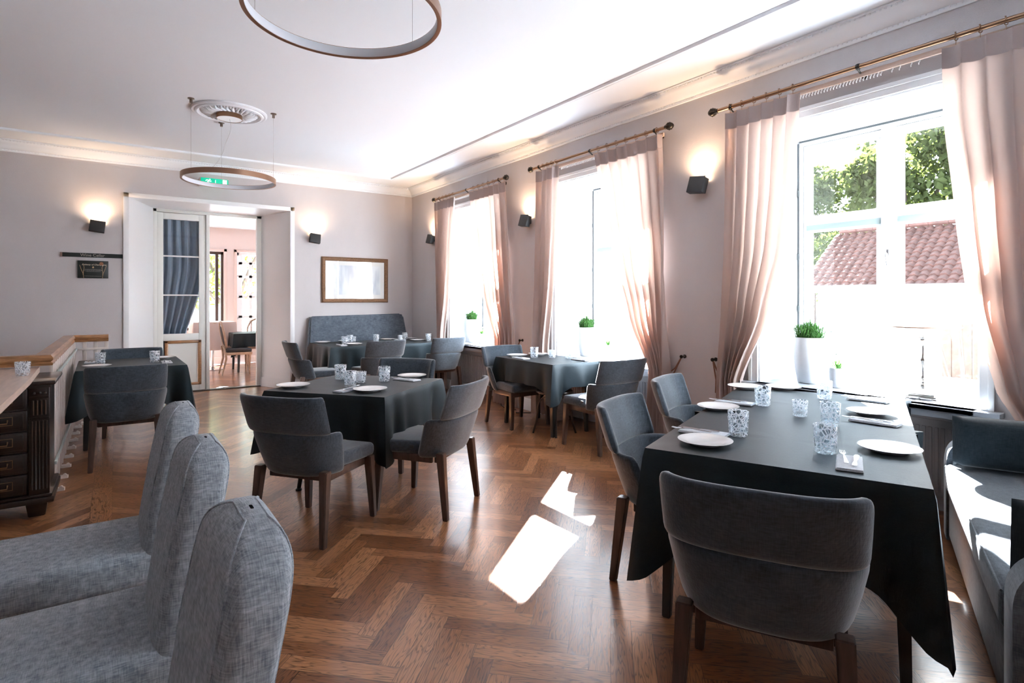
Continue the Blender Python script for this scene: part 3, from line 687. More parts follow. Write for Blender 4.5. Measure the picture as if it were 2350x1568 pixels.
def tablecloth(loc, L_, W_, rz, drops, label, corner=.5, seed=1, zt=TT, m=cloth, group='black tablecloths', name='tablecloth', flare=.05):
    """drops: hem drop on +x,+y,-x,-y sides (0 = lies flat)"""
    rnd = random.Random(seed); hx, hy = L_ / 2 + .004, W_ / 2 + .004
    side = 44; loop = []
    C = [(hx, -hy), (hx, hy), (-hx, hy), (-hx, -hy)]; N_ = [(1, 0), (0, 1), (-1, 0), (0, -1)]
    ph = [rnd.uniform(0, 6) for _ in range(12)]
    for s in range(4):
        p0, p1 = Vector(C[s]), Vector(C[(s + 1) % 4]); n = Vector(N_[s]); ln = (p1 - p0).length
        npv, nnx = Vector(N_[s - 1]), Vector(N_[(s + 1) % 4])
        for k in range(side):
            u = k / side
            u = u + .5 * math.sin(2 * PI * u) / (2 * PI) * -1 * .9        # denser towards the corners
            c0, c1 = u * ln, (1 - u) * ln
            near = min(c0, c1); other = npv if c0 < c1 else nnx; od = drops[s - 1] if c0 < c1 else drops[(s + 1) % 4]
            bl = .5 * max(0, 1 - near / .035); nn = (n * (1 - bl) + other * bl).normalized()
            gk = max(0, 1 - near / .25) ** 1.15 if od > 0 and drops[s] > 0 else 0
            dr = drops[s] if near > .001 else max(drops[s], 0)
            loop.append((p0 + (p1 - p0) * u, nn, near, gk, dr, other, s, c0, od))
    b = BM(); rows = 16; gr = []
    for (p, nn, near, gk, dr, other, s, c0, od) in loop:
        col = []
        for r in range(rows):
            d = r / (rows - 1)
            if dr > 0:
                D_ = dr * (1 + corner * gk)
                fold = .013 * math.sin(c0 * 15 + ph[s]) + .010 * math.sin(c0 * 27 + ph[s + 4])
                tuck = -.05 * math.exp(-((near - .15) / .06) ** 2) if od > 0 else 0; go = math.exp(-(near / .075) ** 2) if od > 0 else 0
                o = .006 * min(1, r) + flare * .35 * d + (fold * d * (1 - gk)) + go * (.015 + flare * .55) * d ** .9 + tuck * d
                z = zt + .004 - D_ * d - .002 * (r > 0)
                slide = (other * (.02 * go * d)) if go else Vector((0, 0))
                q = p + nn * o + slide
                col.append(b.verts.new((q.x, q.y, z)))
            else:
                q = p + nn * (.05 * d); col.append(b.verts.new((q.x, q.y, zt + .0045)))
        gr.append(col)
    n = len(gr)
    for i in range(n):
        for r in range(rows - 1): b.faces.new((gr[i][r], gr[(i + 1) % n][r], gr[(i + 1) % n][r + 1], gr[i][r + 1]))
    # top with faint creases
    gx, gy = 26, 26
    bmesh.ops.delete(b, geom=[], context='VERTS')
    ctr = b.verts.new((0, 0, zt + .004)); rings = [[g[0] for g in gr]]
    for f in (.9, .7, .5, .25):
        rings.append([b.verts.new((g[0].co.x * f, g[0].co.y * f, zt + .004 + .0022 * noise.noise(Vector((g[0].co.x * f * 9, g[0].co.y * f * 3, seed))))) for g in gr])
    for A, B in zip(rings, rings[1:]):
        for i in range(n): b.faces.new((A[i], A[(i + 1) % n], B[(i + 1) % n], B[i]))
    for i in range(n): b.faces.new((rings[-1][i], rings[-1][(i + 1) % n], ctr))
    o = obj(name, b, m, None, smooth=50); o.location = (loc[0], loc[1], 0); o.rotation_euler = (0, 0, rz)
    return tag(o, label, 'tablecloth', group)
aA = R(22.5); e1 = Vector((math.cos(aA), math.sin(aA))); nm = Vector((2.09, 1.225))
pA = nm + e1 * .50; pB = nm + e1 * 1.52
table(pA, .98, 1.01, aA, 'long window table, its near half under a black cloth in the right foreground')
table(pB, 1.04, 1.01, aA, 'far half of the long table under a black cloth, end against the nearest window sill')
tablecloth(pA, .98, 1.01, aA, (0, .33, .345, .35), 'black tablecloth on the near half of the long table, hanging low at both corners', .68, 3, flare=.05)
tablecloth(pB, 1.04, 1.01, aA, (.0, .33, 0, .33), 'black tablecloth on the far half of the long table, under the sunlit window', .5, 4, TT - .0022)
aB = R(38); cB = Vector((1.535, 4.24))
table(cB, .88, .92, aB, 'square centre table under a black cloth with thin black splayed legs', True)
tablecloth(cB, .93, .96, aB, (.29, .29, .29, .29), 'black tablecloth on the square centre table in mid room', .55, 5, flare=.06)
cC = (3.875, 4.90); table(cC, .60, .98, 0, 'square table under a black cloth in front of the middle window')
tablecloth(cC, .61, 1.02, 0, (.0, .24, .24, .24), 'black tablecloth on the square table at the middle window, partly in sun', .7, 6, flare=.08)
cD = (3.27, 8.27); table((2.85, 8.27), .80, 1.0, 0, 'left half of the wall bench table under its black cloth'); table((3.72, 8.27), .80, 1.0, 0, 'right half of the wall bench table under its black cloth, towards the far window')
tablecloth(cD, 1.72, 1.03, 0, (.34, .05, .34, .34), 'long black tablecloth on the table before the wall bench', .35, 7)
cE = (.13, 7.03); table(cE, .88, 1.03, R(1), 'small table under a black cloth beside the white railing')
tablecloth(cE, .88, 1.06, R(1), (.34, .34, .36, .34), 'black tablecloth on the small table beside the white railing', .36, 8, flare=.07)

# ---------------------------------------------------------------- table settings
TZ = TT + .0062
def make_plate():
    b = BM(); r = .118
    lathe(b, [(.0, .004), (.05, .004), (.066, .0), (.070, .0), (.074, .004), (.098, .0145), (r, .0185), (r + .001, .0205), (.112, .0205), (.086, .0125), (.076, .0085), (.0, .0078)], 48, cap=False)
    return tag(obj('side_plate', b, porcelain, None, 50), 'x', 'plate', 'white side plates')
def make_tumbler(name, h, r, m, lab, cat, grp):
    b = BM()
    lathe(b, [(0, 0), (r * .78, 0), (r * .86, .004), (r * .88, .012), (r, h - .002), (r - .001, h), (r - .003, h), (r - .004, h - .003), (r * .83, .018), (0, .016)], 36, cap=False)
    return tag(obj(name, b, m, None, 40), lab, cat, grp)
def make_fork():
    b = BM()
    L_ = .19
    prof = [(-.095, .0065, .001), (-.085, .0075, .001), (-.05, .0055, .003), (-.0, .003, .006), (.03, .003, .004), (.042, .008, .003), (.05, .0115, .004)]
    g = [[b.verts.new((sx * w_, y, z + dz)) for sx, dz in ((-1, 0), (1, 0), (1, .0018), (-1, .0018))] for y, w_, z in prof]
    for A, B in zip(g, g[1:]):
        for k in range(4): b.faces.new((A[k], A[(k + 1) % 4], B[(k + 1) % 4], B[k]))
    b.faces.new(g[0][::-1]); b.faces.new(g[-1])
    for k in range(4):
        x = -.0092 + k * .0061; tube(b, [(x, .048, .005), (x, .07, .003), (x, .094, .006)], [.0017, .0016, .0009], 6)
    return tag(obj('fork', b, steel, None, 60), 'x', 'fork', 'forks')
def make_knife():
    b = BM()
    prof = [(-.10, .0075, .004), (-.09, .0085, .005), (-.04, .006, .005), (-.01, .005, .004), (.0, .007, .0016), (.04, .010, .0014), (.075, .0105, .0012), (.092, .006, .0010), (.098, .002, .0008)]
    g = [[b.verts.new((sx * w_, y, z)) for sx, z in ((-1, .0), (1, .0), (1, h), (-1, h))] for y, w_, h in prof]
    for A, B in zip(g, g[1:]):
        for k in range(4): b.faces.new((A[k], A[(k + 1) % 4], B[(k + 1) % 4], B[k]))
    b.faces.new(g[0][::-1]); b.faces.new(g[-1])
    return tag(obj('table_knife', b, steel, None, 60), 'x', 'knife', 'table knives')
def make_napkin():
    b = BM(); box(b, (0, 0, .0025), (.092, .225, .005), .002)
    for k in range(2): box(b, (.002 * k, 0, .006 + .003 * k), (.090 - .004 * k, .221, .0025), .001)
    return tag(obj('napkin', b, napkinm, None, 40), 'x', 'napkin', 'folded napkins')
PR = {'plate': make_plate(), 'glass': make_tumbler('tumbler', .118, .048, crystal, 'x', 'glass', 'cut crystal tumblers'), 'votive': make_tumbler('candle_holder', .088, .041, crystal2, 'x', 'candle holder', 'glass candle holders'),
      'fork': make_fork(), 'knife': make_knife(), 'napkin': make_napkin()}
used = {}
def put(kind, x, y, lab, rz=0, z=TZ):
    o = PR[kind]
    if kind in used: o = dup(o)
    used[kind] = 1; o.location = (x, y, z); o.rotation_euler = (0, 0, rz); o['label'] = lab
    return o
def tealight(v, x, y, z, where):
    b = BM(); lathe(b, [(.0, .0), (.019, 0), (.019, .014), (.0, .014)], 20, cap=False); tube(b, [(0, 0, .013), (0, 0, .02)], .0012, 5)
    o = obj('tealight', b, mat('candle wax', (.75, .75, .74), .5)); o.location = (x, y, z + .017); tag(o, 'small tealight inside the glass candle holder on the ' + where, 'candle', 'tealights')
def cutlery(x, y, rz, where):
    """folded napkin with a fork and a knife on it; rz = direction the handles point away from"""
    put('napkin', x, y, 'folded napkin ' + where, rz)
    c, s = math.cos(rz), math.sin(rz)
    for kind, dx, dy, dr in (('fork', -.018, .055, .10), ('knife', .022, .03, -.05)):
        put(kind, x + dx * c - dy * s, y + dx * s + dy * c, ('fork ' if kind == 'fork' else 'table knife ') + where, rz + dr, TZ + .0125)
# long table
for x, y, l in ((2.17, 1.585, 'at the near left corner of the long table'), (2.709, 1.056, 'at the near right corner of the long table'), (2.93, 2.05, 'second from the near left corner of the long table'), (3.50, 1.46, 'second from the near right corner of the long table'), (3.78, 2.42, 'at the far left corner of the long table'), (3.98, 2.24, 'at the far end of the long table, right of the corner plate')):
    put('plate', x, y, 'white side plate ' + l)
for x, y, l in ((2.43, 1.59, 'standing left in the near half of the long table'), (3.25, 1.96, 'farther left on the long table, before the end plates'), (3.80, 1.86, 'at the far end of the long table towards the flower pots'), (3.02, 1.45, 'just behind the nearest one in the middle of the long table'), (2.46, 1.20, 'nearest to the camera, beside the lone fork and knife')):
    put('glass', x, y, 'cut crystal tumbler ' + l, rz=x * 9)
put('votive', 3.12, 1.66, 'short ribbed glass candle holder in the middle of the long table'); tealight(0, 3.12, 1.66, TZ, 'long table')
cutlery(2.33, 1.71, R(18), 'beside the near left plate of the long table')
cutlery(3.17, 2.10, R(16), 'beside the farther left plate of the long table')
cutlery(3.265, 1.34, R(4), 'on the window side of the long table near the radiator')
cutlery(3.95, 1.66, R(6), 'at the far window end of the long table, in the sun')
cutlery(2.36, 1.06, R(-66), 'at the near edge of the long table')
# centre table
for x, y, l in ((1.08, 4.38, 'at the left corner of the centre table'), (1.48, 3.87, 'at the near edge of the centre table'), (2.03, 4.36, 'at the right corner of the centre table')): put('plate', x, y, 'white side plate ' + l)
for x, y, l in ((1.50, 4.58, 'at the back of the centre table'), (1.43, 4.14, 'in front of the votive on the centre table'), (1.75, 4.27, 'on the right half of the centre table')): put('glass', x, y, 'cut crystal tumbler ' + l, rz=x * 7)
put('votive', 1.57, 4.30, 'short ribbed glass candle holder in the middle of the centre table'); tealight(0, 1.57, 4.30, TZ, 'centre table')
cutlery(1.36, 3.98, R(-60), 'on the near side of the centre table'); cutlery(1.92, 4.22, R(22), 'on the right side of the centre table')
# window table
for x, y, l in ((4.07, 5.27, 'at the window side of the square window table'), (3.78, 5.30, 'at the far left corner of the square window table')): put('plate', x, y, 'white side plate ' + l)
for x, y, l in ((3.84, 5.05, 'left of the candle holder on the square window table'), (4.12, 4.78, 'at the sunny side of the square window table')): put('glass', x, y, 'cut crystal tumbler ' + l, rz=x * 5)
put('votive', 4.0, 4.93, 'short ribbed glass candle holder on the square window table'); tealight(0, 4.0, 4.93, TZ, 'square window table')
cutlery(3.66, 5.06, R(0), 'at the left edge of the square window table'); cutlery(4.08, 4.54, R(180), 'at the sunny near corner of the square window table')
# railing table
for x, y, l in ((-.15, 6.75, 'at the near left corner of the small railing table'), (.42, 7.32, 'at the far right corner of the small railing table')): put('plate', x, y, 'white side plate ' + l)
for x, y, l in ((-.13, 7.05, 'on the left half of the small railing table'), (.33, 6.95, 'on the right half of the small railing table')): put('glass', x, y, 'cut crystal tumbler ' + l, rz=x * 5)
cutlery(.43, 6.85, R(180), 'at the right edge of the small railing table'); cutlery(-.22, 7.25, R(0), 'at the left edge of the small railing table')
# bench table
for x, y, l in ((2.55, 8.62, 'at the left back corner of the wall bench table'), (2.82, 8.02, 'at the left front of the wall bench table'), (2.92, 8.66, 'at the back of the wall bench table, behind the left tumblers'), (3.60, 8.65, 'at the back of the wall bench table before the upholstery'), (3.92, 8.22, 'at the front right of the wall bench table'), (4.0, 8.66, 'at the far right corner of the wall bench table')): put('plate', x, y, 'white side plate ' + l)
for x, y, l in ((2.72, 8.12, 'front left one on the wall bench table'), (2.90, 8.42, 'behind the front left one on the wall bench table'), (3.27, 8.30, 'in the middle of the wall bench table'), (3.86, 8.55, 'in the right half of the wall bench table'), (4.03, 8.05, 'at the right end of the wall bench table')): put('glass', x, y, 'cut crystal tumbler ' + l, rz=x * 5)
put('votive', 3.72, 8.42, 'short ribbed glass candle holder on the wall bench table'); tealight(0, 3.72, 8.42, TZ, 'wall bench table')
put('votive', 2.99, 8.52, 'short ribbed glass candle holder at the left on the wall bench table'); tealight(0, 2.99, 8.52, TZ, 'left part of the wall bench table')
cutlery(2.63, 7.98, R(0), 'at the front left of the wall bench table'); cutlery(3.72, 8.68, R(180), 'at the back of the wall bench table'); cutlery(3.45, 8.05, R(0), 'at the front middle of the wall bench table')

# ---------------------------------------------------------------- curtains, rods, tiebacks
def lerp_table(tab, z):
    tab = sorted(tab)
    if z <= tab[0][0]: return tab[0][1:]
    for p, q in zip(tab, tab[1:]):
        if z <= q[0]:
            f = (z - p[0]) / (q[0] - p[0]); f = f * f * (3 - 2 * f) * .35 + f * .65
            return [a + (c - a) * f for a, c in zip(p[1:], q[1:])]
    return tab[-1][1:]
def curtain(tab, n, label, seed, rings=6, zb=.03, ztop=2.955):
    """tab: (z, outer y, inner y); hangs in n pleats from the rod"""
    ph = random.Random(seed).uniform(0, 6); nu = n * 14; nv = 46
    yt0, yt1 = lerp_table(tab, 3); wtop = abs(yt1 - yt0)
    def f(u, v, off=0.0, top=ztop):
        z = zb + (top - zb) * v; a, c = lerp_table(tab, z); wd = abs(c - a)
        amp = .028 + .055 * (1 - min(1, wd / wtop)) + .006 * math.sin(v * 5 + ph)
        uu = u + .012 * math.sin(2 * PI * u * 2.3 + ph + v * 2)
        d = math.sin(2 * PI * n * uu + .5 * math.sin(v * 3 + ph)); d = d * (.75 + .25 * math.sin(u * 9 + ph))
        y = a + (c - a) * uu + .012 * math.cos(2 * PI * n * uu) * (1 if c > a else -1)
        return (4.185 - amp * d - off - .02 * (1 - v) * math.sin(u * 4 + ph), y, z)
    b = BM(); grid(b, nu, nv, f); o = obj('curtain', b, curtainm, None, smooth=80, recalc=False)
    tag(o, label, 'curtain', 'beige curtains at the tall windows')
    b = BM(); hz = .13
    grid(b, nu, 5, lambda u, v: f(u, 1 - hz / (ztop - zb) * (1 - v), .004)); obj('heading', b, headm, o, smooth=80, recalc=False)
    a, c = yt0, yt1
    for k in range(rings):
        yy = a + (c - a) * (k + .5) / rings; b = BM()
        tube(b, [(4.19 + .024 * math.sin(q * PI / 7), yy + .004 * math.sin(q), 3.008 + .024 * math.cos(q * PI / 7)) for q in range(14)], .003, 6, closed=True)
        tube(b, [(4.19, yy, 2.985), (4.19, yy, 2.955)], .0018, 5); obj('ring', b, brass, o)
    return o
def at(dy, tab): return [(z, a + dy, c + dy) for z, a, c in tab]
curtain([(3, 2.87, 2.23), (2.3, 2.87, 2.28), (1.83, 2.87, 2.34), (1.29, 2.88, 2.49), (.74, 2.90, 2.73), (.03, 2.92, 2.66)], 6, 'left curtain of the nearest window, beside the far end of the long table', 1)
curtain([(3, .62, 1.33), (2.57, .62, 1.32), (1.9, .64, 1.25), (1.37, .66, 1.19), (.87, .70, 1.06), (.70, .72, .97), (.03, .68, 1.02)], 6, 'right curtain of the nearest window, at the picture edge above the sofa', 2, zb=.66)
curtain([(3, 5.46, 5.05), (2.35, 5.47, 5.08), (1.65, 5.47, 5.14), (.82, 5.48, 5.26), (.03, 5.5, 5.2)], 4, 'left curtain of the middle window, narrowly gathered', 3, 5)
curtain([(3, 3.53, 4.46), (2.35, 3.50, 4.31), (1.8, 3.48, 4.17), (1.22, 3.47, 3.96), (.73, 3.45, 3.68), (.03, 3.42, 3.75)], 7, 'right curtain of the middle window, broad with bright sun patches', 4, 7)
curtain([(3, 8.14, 7.49), (2.25, 8.11, 7.58), (1.46, 8.07, 7.70), (.85, 8.03, 7.84), (.03, 8.05, 7.75)], 6, 'left curtain of the farthest window, next to the room corner', 5)
curtain([(3, 6.10, 7.01), (2.19, 6.05, 6.83), (1.45, 6.0, 6.63), (.87, 5.95, 6.34), (.03, 5.92, 6.4)], 7, 'right curtain of the farthest window, above the square table', 6, 7)
def rod(y0, y1, label):
    t = empty('curtain_rod', (4.19, (y0 + y1) / 2, 3.008), 0, label, 'curtain rod', 'wooden curtain rods'); h = (y1 - y0) / 2
    b = BM(); tube(b, [(0, -h, 0), (0, h, 0)], .0155, 14); obj('pole', b, brass, t)
    for s in (-1, 1):
        b = BM(); pts = [(.016, 0), (.020, .008), (.014, .016), (.026, .03), (.034, .05), (.032, .07), (.02, .088), (.004, .096)]
        lathe(b, pts, 16, T((0, s * h, 0)) @ Matrix.Rotation(-s * PI / 2, 4, 'X'))
        for k in range(8): 
            a = k * PI / 4; tube(b, [(.022 * math.cos(a), s * (h + .025), .022 * math.sin(a)), (.036 * math.cos(a), s * (h + .055), .036 * math.sin(a)), (.015 * math.cos(a), s * (h + .09), .015 * math.sin(a))], .004, 5)
        obj('finial', b, ironm, t)
    for yy in (-h + .12, 0, h - .12):
        b = BM(); tube(b, [(.11, yy, -.035), (.03, yy, -.035), (0, yy, -.018)], .006, 8); lathe(b, [(.019, -.012), (.022, 0), (.019, .012)], 14, T((0, yy, 0)) @ Matrix.Rotation(PI / 2, 4, 'X')); lathe(b, [(.025, 0), (.025, .008), (.012, .012)], 14, T((.11, yy, -.035)) @ Matrix.Rotation(-PI / 2, 4, 'Y')); obj('bracket', b, ironm, t)
    b = BM(); bx(b, .035, .055, -h + .05, h - .05, -.062, -.028, .002); obj('track', b, palewood, t)['label'] = 'pale wooden curtain track'
    rnd = random.Random(int(y0 * 10)); yy = h * .52
    while yy > -h * .35:
        b = BM(); tube(b, [(.045, yy, -.06), (.045, yy, -.072), (.04, yy + .004, -.082), (.046, yy + .006, -.09)], .0032, 5); obj('glider', b, white, t)
        yy -= .022 if yy > -.1 * h else .022 * rnd.choice((2, 3, 2))
rod(.72, 2.93, 'wooden curtain rod over the nearest window, longest in the picture')
rod(3.50, 5.53, 'wooden curtain rod over the middle window'); rod(6.17, 8.12, 'wooden curtain rod over the farthest window')
def tieback(yh, yc, label):
    t = empty('tieback', (W, yh, .88), 0, label, 'curtain tieback', 'rope tiebacks')
    b = BM(); lathe(b, [(.018, 0), (.018, .006), (.008, .012), (.007, .04), (.016, .045), (.016, .055), (.0, .058)], 14, Matrix.Rotation(-PI / 2, 4, 'Y')); obj('hook', b, ironm, t)
    d = yc - yh
    for dz, dx in ((-.17, .0), (-.26, -.09)):
        b = BM(); tube(b, [(-.045, 0, 0), (-.05 + dx * .3, d * .5, dz * .6 - .01), (-.07 + dx, d, dz)], .0065, 8); obj('rope', b, rope, t)
tieback(3.36, 3.50, 'dark rope tieback hook right of the middle window'); tieback(5.90, 6.0, 'dark rope tieback hook right of the farthest window'); tieback(3.03, 2.92, 'dark rope tieback left of the nearest window')

# ---------------------------------------------------------------- wall lamps
def sconce(x, y, z, rz, label, i):
    t = empty('wall_sconce', (x, y, z), rz, label, 'wall lamp', 'black wall lamps')      # local -Y points into the room
    b = BM(); box(b, (0, -.012, .0), (.075, .024, .075), .004); obj('mount', b, blackmetal, t)
    b = BM(); M = T((0, -.075, 0), .0, R(-12), R(7))
    for c, s in (((0, -.028, 0), (.165, .006, .145)), ((0, .028, -.01), (.165, .006, .11)), ((-.08, 0, -.005), (.006, .06, .135)), ((.08, 0, -.005), (.006, .06, .135)), ((0, 0, -.068), (.165, .06, .008))): box(b, c, s, .002, M)
    box(b, (0, -.04, 0), (.03, .05, .03), .002); obj('housing', b, blackmetal, t)
    b = BM(); box(b, (0, 0, .045), (.15, .045, .004), 0, M); obj('diffuser', b, mat('lamp diffuser', (1, .9, .75), .5, emit=(1, .72, .45), estr=12), t)
    l = bpy.data.lights.new('lamp', 'SPOT'); l.energy = 11; l.color = (1, .66, .40); l.spot_size = R(165); l.spot_blend = .9; l.shadow_soft_size = .03
    lo = bpy.data.objects.new('lamp', l); COL.objects.link(lo); lo.parent = t; lo.location = (0, -.07, .06); lo.rotation_euler = (PI + .25, 0, 0)
for i, (x, y, z, rz, lab) in enumerate(((-.2, D, 2.36, 0, 'black wall lamp above the wine cellar sign'), (2.59, D, 2.378, 0, 'black wall lamp between doorway and gilt picture'),
    (W, 3.165, 2.42, PI / 2 * -1, 'black wall lamp between the nearest and the middle window'), (W, 5.75, 2.40, -PI / 2, 'black wall lamp between the middle and the farthest window'), (W, 8.37, 2.40, -PI / 2, 'black wall lamp half hidden by the farthest curtain'))): sconce(x, y, z, rz, lab, i)

# ---------------------------------------------------------------- ring lamps and ceiling rose
def ring_lamp(x, y, z, r, label, canopy, a0):
    t = empty('ring_lamp', (x, y, z), 0, label, 'pendant lamp', 'ring pendant lamps')
    b = BM(); n = 96; pr_ = [(r, -.026), (r, .026), (r - .003, .026), (r - .003, .018), (r - .016, .018), (r - .016, .022), (r - .018, .022), (r - .018, -.024), (r - .003, -.026)]
    R_ = [[b.verts.new((q * math.cos(2 * PI * k / n), q * math.sin(2 * PI * k / n), h)) for k in range(n)] for q, h in pr_]
    for A, B in zip(R_, R_[1:] + R_[:1]):
        for k in range(n): b.faces.new((A[k], A[(k + 1) % n], B[(k + 1) % n], B[k]))
    obj('ring', b, bronze, t, 40)
    b = BM(); R_ = [[b.verts.new((q * math.cos(2 * PI * k / n), q * math.sin(2 * PI * k / n), h)) for k in range(n)] for q, h in ((r - .0185, -.022), (r - .0185, .020), (r - .021, .016), (r - .021, -.018))]
    for A, B in zip(R_, R_[1:] + R_[:1]):
        for k in range(n): b.faces.new((A[k], A[(k + 1) % n], B[(k + 1) % n], B[k]))
    obj('diffuser', b, mat('ring diffuser', (.72, .76, .82), .4), t, 40)
    for k in range(3):
        a = a0 + k * 2 * PI / 3; px, py = (r - .008) * math.cos(a), (r - .008) * math.sin(a)
        b = BM(); tube(b, [(px, py, .02), (px, py, CZ - z - .02)], .0011, 5); obj('wire', b, mat('steel wire', (.35, .35, .37), .4, metal=.6), t)
        b = BM(); lathe(b, [(.014, -.045), (.014, -.012), (.03, -.008), (.03, 0)], 14, T((px, py, CZ - z))); o = obj('ceiling_hook', b, mat('hook metal', (.2, .16, .13), .35, metal=.7), t)
    b = BM(); pts = []
    for k in range(25):
        f = k / 24; hh = CZ - z - .07; pts.append((.02 * math.sin(f * 9) * (1 - f) + (r - .01) * math.cos(a0 + 2.6) * f ** 2.2, .02 * math.sin(f * 7) + (r - .01) * math.sin(a0 + 2.6) * f ** 2.2, hh * (1 - f) + .02 * f))
    tube(b, pts, .0016, 6); obj('power_cord', b, mat('clear cord', (.45, .45, .47), .4), t)
    b = BM(); lathe(b, [(.118, 0), (.122, -.002), (.122, -.045), (.119, -.048), (.119, 0)], 40, T((0, 0, CZ - z - canopy)), cap=False); obj('canopy', b, brass, t)
    b = BM(); lathe(b, [(.0, 0), (.118, 0), (.118, .004), (0, .004)], 40, T((0, 0, CZ - z - canopy - .044)), cap=False); obj('canopy_cover', b, white, t)
ring_lamp(.967, 6.50, 2.654, .446, 'smaller looking bronze ring lamp hanging under the ceiling rose near the doorway', .03, R(92))
ring_lamp(.825, 2.46, 2.665, .422, 'bronze ring lamp cut by the top edge of the picture', .0, R(20))
t = empty('ceiling_rose', (.967, 6.50, CZ), 0, 'white plaster ceiling rose above the ring lamp near the doorway', 'ceiling rose')
b = BM(); lathe(b, [(.36, 0), (.36, -.012), (.345, -.022), (.325, -.018), (.318, -.03), (.30, -.034), (.285, -.024), (.275, -.012), (.13, -.02), (.10, -.034), (.0, -.034)], 72, cap=False); obj('rings', b, plaster, t, 40)
b = BM()
for k in range(28):
    a = k * 2 * PI / 28; c, s = math.cos(a), math.sin(a)
    tube(b, [(.125 * c, .125 * s, -.016), (.17 * c - .012 * s, .17 * s + .012 * c, -.034), (.225 * c + .01 * s, .225 * s - .01 * c, -.03), (.27 * c, .27 * s, -.014)], [.008, .014, .016, .006], 7)
    a += PI / 28; c, s = math.cos(a), math.sin(a); tube(b, [(.2 * c, .2 * s, -.014), (.24 * c, .24 * s, -.03), (.262 * c, .262 * s, -.02)], [.005, .009, .004], 6)
obj('acanthus', b, plaster, t, 60)

# ---------------------------------------------------------------- back wall: picture, sign, plaque, exit sign
def text(s, size, loc, m, parent, name='lettering', align='CENTER', rx=PI / 2, ext=.0008, shear=0):
    c = bpy.data.curves.new(name, 'FONT'); c.body = s; c.size = size; c.align_x = align; c.align_y = 'CENTER'; c.extrude = ext; c.shear = shear; c.materials.append(m)
    o = bpy.data.objects.new(name, c); COL.objects.link(o); 
    bpy.context.view_layer.update(); me = bpy.data.meshes.new_from_object(o.evaluated_get(bpy.context.evaluated_depsgraph_get())); bpy.data.objects.remove(o)
    if not me.materials: me.materials.append(m)
    o = bpy.data.objects.new(name, me); COL.objects.link(o); o.parent = parent; o.location = loc; o.rotation_euler = (rx, 0, 0); return o
t = empty('framed_picture', (3.275, D, 1.73), 0, 'wide gilt framed pale picture above the wall bench', 'picture'); hw, hh = .562, .372
fp = [(0, 0), (0, -.032), (.012, -.040), (.030, -.034), (.042, -.024), (.048, -.026), (.056, -.02), (.062, -.014), (.062, 0)]
b = BM(); loops = []
for (inn, dp) in fp: loops.append([b.verts.new((sx * (hw - inn), dp, sz * (hh - inn))) for sx, sz in ((-1, -1), (1, -1), (1, 1), (-1, 1))])
for A, B in zip(loops, loops[1:]):
    for k in range(4): b.faces.new((A[k], A[(k + 1) % 4], B[(k + 1) % 4], B[k]))
fr = obj('frame', b, gold, t, 30)
b = BM()
for k in range(60):
    for zz in (hh - .016, -hh + .016): bmesh.ops.create_icosphere(b, subdivisions=1, radius=.0085, matrix=T((-hw + .016 + k * (2 * hw - .032) / 59, -.038, zz)))
for k in range(40):
    for xx in (hw - .016, -hw + .016): bmesh.ops.create_icosphere(b, subdivisions=1, radius=.0085, matrix=T((xx, -.038, -hh + .016 + k * (2 * hh - .032) / 39)))
obj('beading', b, gold, fr, 60)
b = BM(); bx(b, -hw + .06, hw - .06, -.008, -.004, -hh + .06, hh - .06); obj('mat_board', b, mat('mat board', (.80, .80, .78), .7), t)
pm, pt_, pb, po = nt('pale artwork'); n = pt_.nodes.new('ShaderNodeTexNoise'); n.inputs['Scale'].default_value = 3; tc = pt_.nodes.new('ShaderNodeTexCoord'); mp = pt_.nodes.new('ShaderNodeMapping'); mp.inputs['Scale'].default_value = (2.2, 1, .6); pt_.links.new(tc.outputs['Object'], mp.inputs[0]); pt_.links.new(mp.outputs[0], n.inputs['Vector'])
rp = pt_.nodes.new('ShaderNodeValToRGB'); rp.color_ramp.elements[0].position = .38; rp.color_ramp.elements[0].color = (.58, .63, .69, 1); rp.color_ramp.elements[1].position = .55; rp.color_ramp.elements[1].color = (.80, .83, .85, 1); pt_.links.new(n.outputs['Fac'], rp.inputs[0]); pt_.links.new(rp.outputs[0], pb.inputs['Base Color']); pb.inputs['Roughness'].default_value = .6
b = BM(); bx(b, -hw + .13, hw - .13, -.0095, -.0085, -hh + .13, hh - .13); obj('print', b, pm, t)
b = BM(); bx(b, -hw + .06, hw - .06, -.0135, -.012, -hh + .06, hh - .06); obj('glass_cover', b, glass, t, 0)

t = empty('direction_sign', (-.25, D, 1.985), 0, 'narrow black sign bar reading Wine Cellar, left of the doorway', 'sign')
b = BM(); prism(b, [(-.326, -.004), (-.326, -.02), (.324, -.02), (.324, -.004)], -.027, .027); obj('board', b, mat('black sign board', (.012, .018, .018), .35), t)
b = BM(); prism(b, [(-.336, -.003), (-.336, -.021), (-.312, -.021), (-.312, -.003)], -.027, .027); obj('end_cap', b, mat('dull brass', (.3, .2, .17), .4, metal=.5), t)
text('Wine Cellar', .052, (-.0, -.0205, -.001), mat('sign lettering', (.42, .38, .33), .5), t)
t = empty('plaque', (-.245, D, 1.80), 0, 'black champagne plaque with two gold glasses, under the sign bar', 'sign')
b = BM(); bx(b, -.163, .163, -.028, -.003, -.114, .114, .002); obj('board', b, mat('black sign board', (.012, .018, .018), .35), t)
gl = mat('gold print', (.62, .42, .24), .45); wl = mat('pale print', (.45, .42, .38), .5)
text('Embassy of Champagne', .027, (.01, -.0285, .062), mat('cream print', (.85, .72, .55), .5), t, shear=.4)
b = BM(); lathe(b, [(0, 0), (.010, .0), (.010, .0015), (0, .0015)], 16, T((0, -.0285, .026), 0, PI / 2), cap=False); bx(b, -.004, .004, -.030, -.0285, .028, .042); obj('emblem', b, gl, t)
